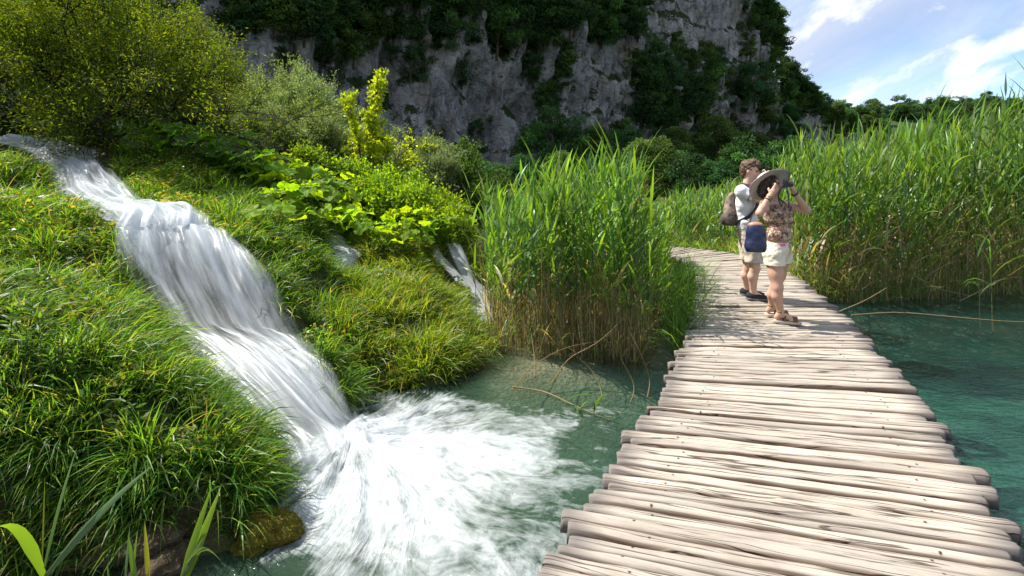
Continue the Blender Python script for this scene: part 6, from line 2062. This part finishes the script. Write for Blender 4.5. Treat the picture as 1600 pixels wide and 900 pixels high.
# navy bag at her side
bagc = px(1181, 371, 5.66)
bag = thing("shoulder_bag", "navy blue shoulder bag hanging at the side of the woman in the hat", "bag", tuple(bagc))
Bb = basis(math.radians(-108))
fb_ = Field(bagc - 0.24, bagc + 0.24, 0.006)
for z_, w_, d_ in ((-0.11, 0.104, 0.052), (-0.06, 0.106, 0.052), (0.0, 0.096, 0.046), (0.06, 0.082, 0.040), (0.11, 0.070, 0.036)):
    fb_.ell(bagc + uw * z_, (d_, w_, 0.075), Bb, 0.05)
fb_.rough(0.007, 11, 5)
fb_.cut(bagc + uw * 0.135, (0, 0, 1))
fb_.cut(bagc - uw * 0.152, (0, 0, -1))
obj("bag_body", fb_.mesh("bag_body", bagc), M_NAVY, bag)
fb_ = Field(bagc - 0.24, bagc + 0.24, 0.005)
fb_.ell(bagc + uw * 0.130, (0.043, 0.076, 0.034), Bb, 0.03)
fb_.cut(bagc + uw * 0.118, (0, 0, -1))
obj("leather_flap", fb_.mesh("leather_flap", bagc), M_TANLEATHER, bag)
for q, s_ in ((1, px(1194, 314, 5.74)), (-1, px(1197, 312, 5.76))):
    band("strap", [bagc + uw * 0.145 + Bb[1] * 0.06 * q, bagc + uw * 0.23 + Bb[1] * 0.03 * q, (bagc + uw * 0.30) * 0.4 + s_ * 0.6, s_ + uw * 0.012], 0.012, M_BROWN, bag, bagc, 0.005, (-0.5, -0.8, 0))
# pink thing in the pocket
pk = px(1207.5, 382, 5.74)
pk = pel + fw * 0.100 - lw * 0.098 + uw * 0.052
Bp = basis(math.radians(-52 - 38), 0, math.radians(14))
pc = thing("pocket_phone", "bright pink phone case peeking out of the pocket of the cream shorts", "phone", tuple(pk))
rbox("phone_case", pk, (0.010, 0.062, 0.030), Bp, M_PINK, pc, pk, 0.004)
rbox("camera_bump", pk + Bp[0] * 0.006 + Bp[1] * 0.02, (0.004, 0.012, 0.012), Bp, M_PINK, pc, pk, 0.001)

# ------------------------------------------------------------------ the man
mo = np.array(px(1174, 470, 6.92))
mo[2] = 0.02
man = thing("person", "man with brown hair in a white t-shirt and printed shorts wearing a taupe backpack", "person", tuple(mo))
Bm = basis(math.radians(-28))
fm, lm, um = Bm
Bmh = basis(math.radians(-30), math.radians(-10), 0)
hdm = px(1172, 267, 6.90)
mhR, mhL = px(1173, 378, 6.83), px(1168, 378, 7.00)
mkR, mkL = px(1180, 419, 6.78), px(1169, 419, 7.03)
maR, maL = px(1177, 464, 6.86), px(1167, 458, 7.10)
maR[2], maL[2] = 0.105, 0.105
msR, msL = px(1158, 299, 6.74), px(1172, 300, 7.08)
meR, meL = px(1186, 312, 6.62), px(1196, 316, 7.02)
mwR, mwL = px(1196, 281, 6.70), px(1203, 284, 6.92)
mpR, mpL = px(1198, 271, 6.74), px(1203, 273, 6.88)
mpel, mwai, mche, mneck = px(1170, 368, 6.91), px(1167, 345, 6.91), px(1165, 318, 6.91), px(1167, 288, 6.91)


def torso_m(fd, g=0.0):
    fd.ell(mpel, np.array([0.105, 0.155, 0.125]) + g, Bm, 0.05)
    fd.ell(mwai, np.array([0.112, 0.155, 0.16]) + g, Bm, 0.09)
    fd.ell(mche, np.array([0.115, 0.165, 0.155]) + g, Bm, 0.06)
    fd.cone(msR, msL, 0.052 + g, 0.052 + g, 0.06)
    return fd


lo2, hi2 = np.array([2.55, 6.35, 0.0]), np.array([3.55, 7.40, 1.85])
fd = Field(lo2, hi2, 0.0055)
torso_m(fd)
fd.cone(mneck - um * 0.04, hdm - Bmh[2] * 0.06, 0.060, 0.054, 0.03)
head(fd, hdm, Bmh, 1.08)
for s_, e_, w_, h_ in ((msR, meR, mwR, mpR), (msL, meL, mwL, mpL)):
    fd.chain([s_, s_ * 0.6 + e_ * 0.4, e_], [0.054, 0.048, 0.040], 0.025)
    fd.chain([e_, e_ * 0.7 + w_ * 0.3, w_], [0.040, 0.041, 0.027], 0.02)
hand(fd, mwR, mpR + um * 0.01, (0.6, 0.6, 0.1), 0.009, 0.9, 1, 1.0)
hand(fd, mwL, mpL + um * 0.01, (-0.6, -0.6, 0.1), 0.009, 0.9, -1, 1.0)
for h_, k_, a_ in ((mhR, mkR, maR), (mhL, mkL, maL)):
    fd.chain([h_, h_ * 0.45 + k_ * 0.55, k_], [0.090, 0.074, 0.057], 0.03)
    fd.chain([k_, k_ * 0.67 + a_ * 0.33 - np.array([0.022, 0, 0]), a_], [0.055, 0.058, 0.036], 0.03)
    fd.cone(a_, a_ - um * 0.04 + fm * 0.08, 0.036, 0.032, 0.03)
obj("body", fd.mesh("body", mo), M_SKIN_M, man)
fs = Field(lo2, hi2, 0.0065)
torso_m(fs, 0.020)
for s_, e_ in ((msR, meR), (msL, meL)):
    fs.cone(s_, s_ * 0.48 + e_ * 0.52, 0.072, 0.066, 0.03)
for s_, e_ in ((msR, meR), (msL, meL)):
    fs.cut(s_ * 0.46 + e_ * 0.54, (e_ - s_))  if False else None
fs.rough(0.010, 11, 14)
fs.cut((0, 0, 0.905), (0, 0, -1))
fs.cut(mneck + um * 0.005 + fm * 0.03, (fm[0] * 0.25, fm[1] * 0.25, 1.0))
shirt = obj("t_shirt", fs.mesh("t_shirt", mo), M_WHITE, man)
for s_, e_ in ((msR, meR), (msL, meL)):
    ring("sleeve_hem", s_ * 0.46 + e_ * 0.54, e_ - s_, 0.067, 0.007, M_TRIM, shirt, mo)
ring("collar", mneck + um * 0.004, (fm[0] * 0.3, fm[1] * 0.3, 1.0), 0.067, 0.008, M_TRIM, shirt, mo)
fs = Field(lo2, hi2, 0.0065)
torso_m(fs, 0.018)
for h_, k_ in ((mhR, mkR), (mhL, mkL)):
    fs.cone(h_, h_ * 0.05 + k_ * 0.95, 0.112, 0.094, 0.03)
fs.rough(0.011, 12, 24)
fs.cut((0, 0, 0.93), (0, 0, 1))
fs.cut((0, 0, 0.495), (0, 0, -1))
obj("shorts", fs.mesh("shorts", mo), M_SHORTS_M, man)
fh = Field(hdm - 0.2, hdm + 0.2, 0.005)
f_, l_, u_ = Bmh
fh.ell(hdm - f_ * 0.022 + u_ * 0.052, (0.106, 0.088, 0.090), Bmh, 0.02)
fh.ell(hdm - f_ * 0.065 - u_ * 0.01, (0.055, 0.074, 0.075), Bmh, 0.03)
fh.chain([hdm + f_ * 0.03 + u_ * 0.120, hdm + f_ * 0.075 + u_ * 0.095, hdm + f_ * 0.092 + u_ * 0.070], [0.042, 0.036, 0.018], 0.03)
fh.ell(hdm + f_ * 0.105 - u_ * 0.034, (0.062, 0.10, 0.085), Bmh, 0.01, "sub")
for q in (1, -1):
    fh.ell(hdm + l_ * 0.088 * q - f_ * 0.004 - u_ * 0.015, (0.026, 0.03, 0.036), Bmh, 0.01, "sub")
fh.rough(0.008, 34, 31)
obj("hair", fh.mesh("hair", mo, 1), M_HAIR_M, man)
for q in (1, -1):
    ball("eye", hdm + (f_ * 0.077 + l_ * 0.031 * q + u_ * 0.006) * 1.08, 0.012, M_EYE, man, mo)
    rbox("eyebrow", hdm + (f_ * 0.089 + l_ * 0.031 * q + u_ * 0.027) * 1.08, (0.008, 0.034, 0.007), Bmh, M_HAIR_M, man, mo, 0.002)
ball("lips", hdm + (f_ * 0.090 - u_ * 0.062) * 1.08, (0.007, 0.022, 0.008), M_LIP, man, mo, Bmh)
for a_ in (maR, maL):
    tdir = np.array([0.95, -0.32, 0.0])
    tdir /= np.linalg.norm(tdir)
    Bf = np.array([tdir, [-tdir[1], tdir[0], 0], [0, 0, 1]])
    base = np.array([a_[0], a_[1], 0.0])
    sh = Field(base - 0.28, base + 0.28, 0.005)
    sh.ell(base + tdir * 0.12 + (0, 0, 0.055), (0.095, 0.047, 0.045), Bf, 0.03)
    sh.ell(base - tdir * 0.02 + (0, 0, 0.065), (0.070, 0.042, 0.055), Bf, 0.04)
    sh.cone(base + (0, 0, 0.07), base + tdir * 0.07 + (0, 0, 0.075), 0.043, 0.038, 0.03)
    sh.cut((0, 0, 0.036), (0, 0, -1))
    sh.cut(base + (0, 0, 0.112), (0.25 * tdir[0], 0.25 * tdir[1], 1))
    shoe = obj("shoe", sh.mesh("shoe", mo), M_SHOE, man)
    so = Field(base - 0.28, base + 0.28, 0.005)
    so.ell(base + tdir * 0.12 + (0, 0, 0.03), (0.099, 0.050, 0.05), Bf, 0.03)
    so.ell(base - tdir * 0.02 + (0, 0, 0.03), (0.074, 0.044, 0.05), Bf, 0.04)
    so.cut((0, 0, 0.040), (0, 0, 1))
    so.cut((0, 0, 0.021), (0, 0, -1))
    obj("sole", so.mesh("sole", mo, 1), M_TRIM, shoe)
    for j in range(3):
        q = base + tdir * (0.055 + 0.022 * j) + (0, 0, 0.106 - 0.008 * j)
        band("lace", [q - Bf[1] * 0.022, q + (0, 0, 0.005), q + Bf[1] * 0.022], 0.006, M_TRIM, shoe, mo, 0.004, (0, 0, 1))
    P_ = np.array([(a_[0], a_[1], 0.09), (a_[0], a_[1], 0.135)]) - mo
    v, f, c = tubes(np.array([[P_[0], P_[0] * 0.5 + P_[1] * 0.5, P_[1]]]), np.array([[0.043, 0.042, 0.041]]), 14)
    obj("sock", mesh_np("sock", v, f), M_SHOE, man)

# his phone or small camera held up over her hat
phc = px(1197.5, 263.5, 6.76)
ph = thing("compact_camera", "small dark camera held up in the hands of the man behind the hat", "camera", tuple(phc))
Bq = basis(math.radians(-30))
rbox("camera_body", phc, (0.03, 0.105, 0.062), Bq, M_BLACK, ph, phc, 0.006)
v, f, c = tubes(np.array([[Bq[0] * 0.012, Bq[0] * 0.03, Bq[0] * 0.042]]), np.array([[0.022, 0.022, 0.02]]), 14)
obj("lens", mesh_np("lens", v, f), M_BLACK, ph)
ball("shutter_button", phc + um * 0.033 - Bq[1] * 0.03, (0.006, 0.006, 0.004), M_TRIM, ph, phc)

# backpack
bpc = mche - fm * 0.180 - um * 0.085
bpk = thing("backpack", "taupe canvas backpack with black straps on the back of the man", "backpack", tuple(bpc))
fk = Field(bpc - 0.34, bpc + 0.34, 0.007)
fk.ell(bpc - um * 0.05, (0.082, 0.140, 0.160), Bm, 0.04)
fk.ell(bpc + um * 0.10, (0.066, 0.118, 0.11), Bm, 0.06)
fk.ell(bpc + um * 0.185 + fm * 0.02, (0.045, 0.085, 0.05), Bm, 0.05)
fk.rough(0.016, 9, 44)
fk.cut(bpc - um * 0.20, (0, 0, -1))
fk.cut(bpc + fm * 0.085, fm)
obj("bag_body", fk.mesh("bag_body", bpc), M_TAUPE, bpk)
fk = Field(bpc - 0.34, bpc + 0.34, 0.007)
fk.ell(bpc - um * 0.125 - fm * 0.055 - lm * 0.02, (0.062, 0.110, 0.078), Bm, 0.03)
fk.ell(bpc - um * 0.125 + fm * 0.02 - lm * 0.115, (0.070, 0.045, 0.078), Bm, 0.03)
fk.rough(0.010, 10, 45)
fk.cut(bpc - um * 0.205, (0, 0, -1))
obj("front_pocket", fk.mesh("front_pocket", bpc), M_DARKCANVAS, bpk)
for q, s_ in ((-1, msR), (1, msL)):
    side_ = lm * q
    sp = mche + lm * 0.125 * q
    band("strap", [bpc + um * 0.20 + lm * 0.07 * q + fm * 0.05, mneck - um * 0.005 + lm * 0.105 * q - fm * 0.02, sp + fm * 0.115 + um * 0.10, sp + fm * 0.140 - um * 0.03 + side_ * 0.02, sp + fm * 0.06 - um * 0.145 + side_ * 0.055, bpc - um * 0.17 + lm * 0.12 * q + fm * 0.06],
         0.045, M_STRAP, bpk, bpc, 0.008, [(-fm * 0.3 + um), um, fm * 0.8 + um * 0.5, fm * 0.7 + side_ * 0.7, side_ + fm * 0.2, side_])
band("haul_loop", [bpc + um * 0.235 + lm * 0.03, bpc + um * 0.265, bpc + um * 0.235 - lm * 0.03], 0.016, M_STRAP, bpk, bpc, 0.005, fm)
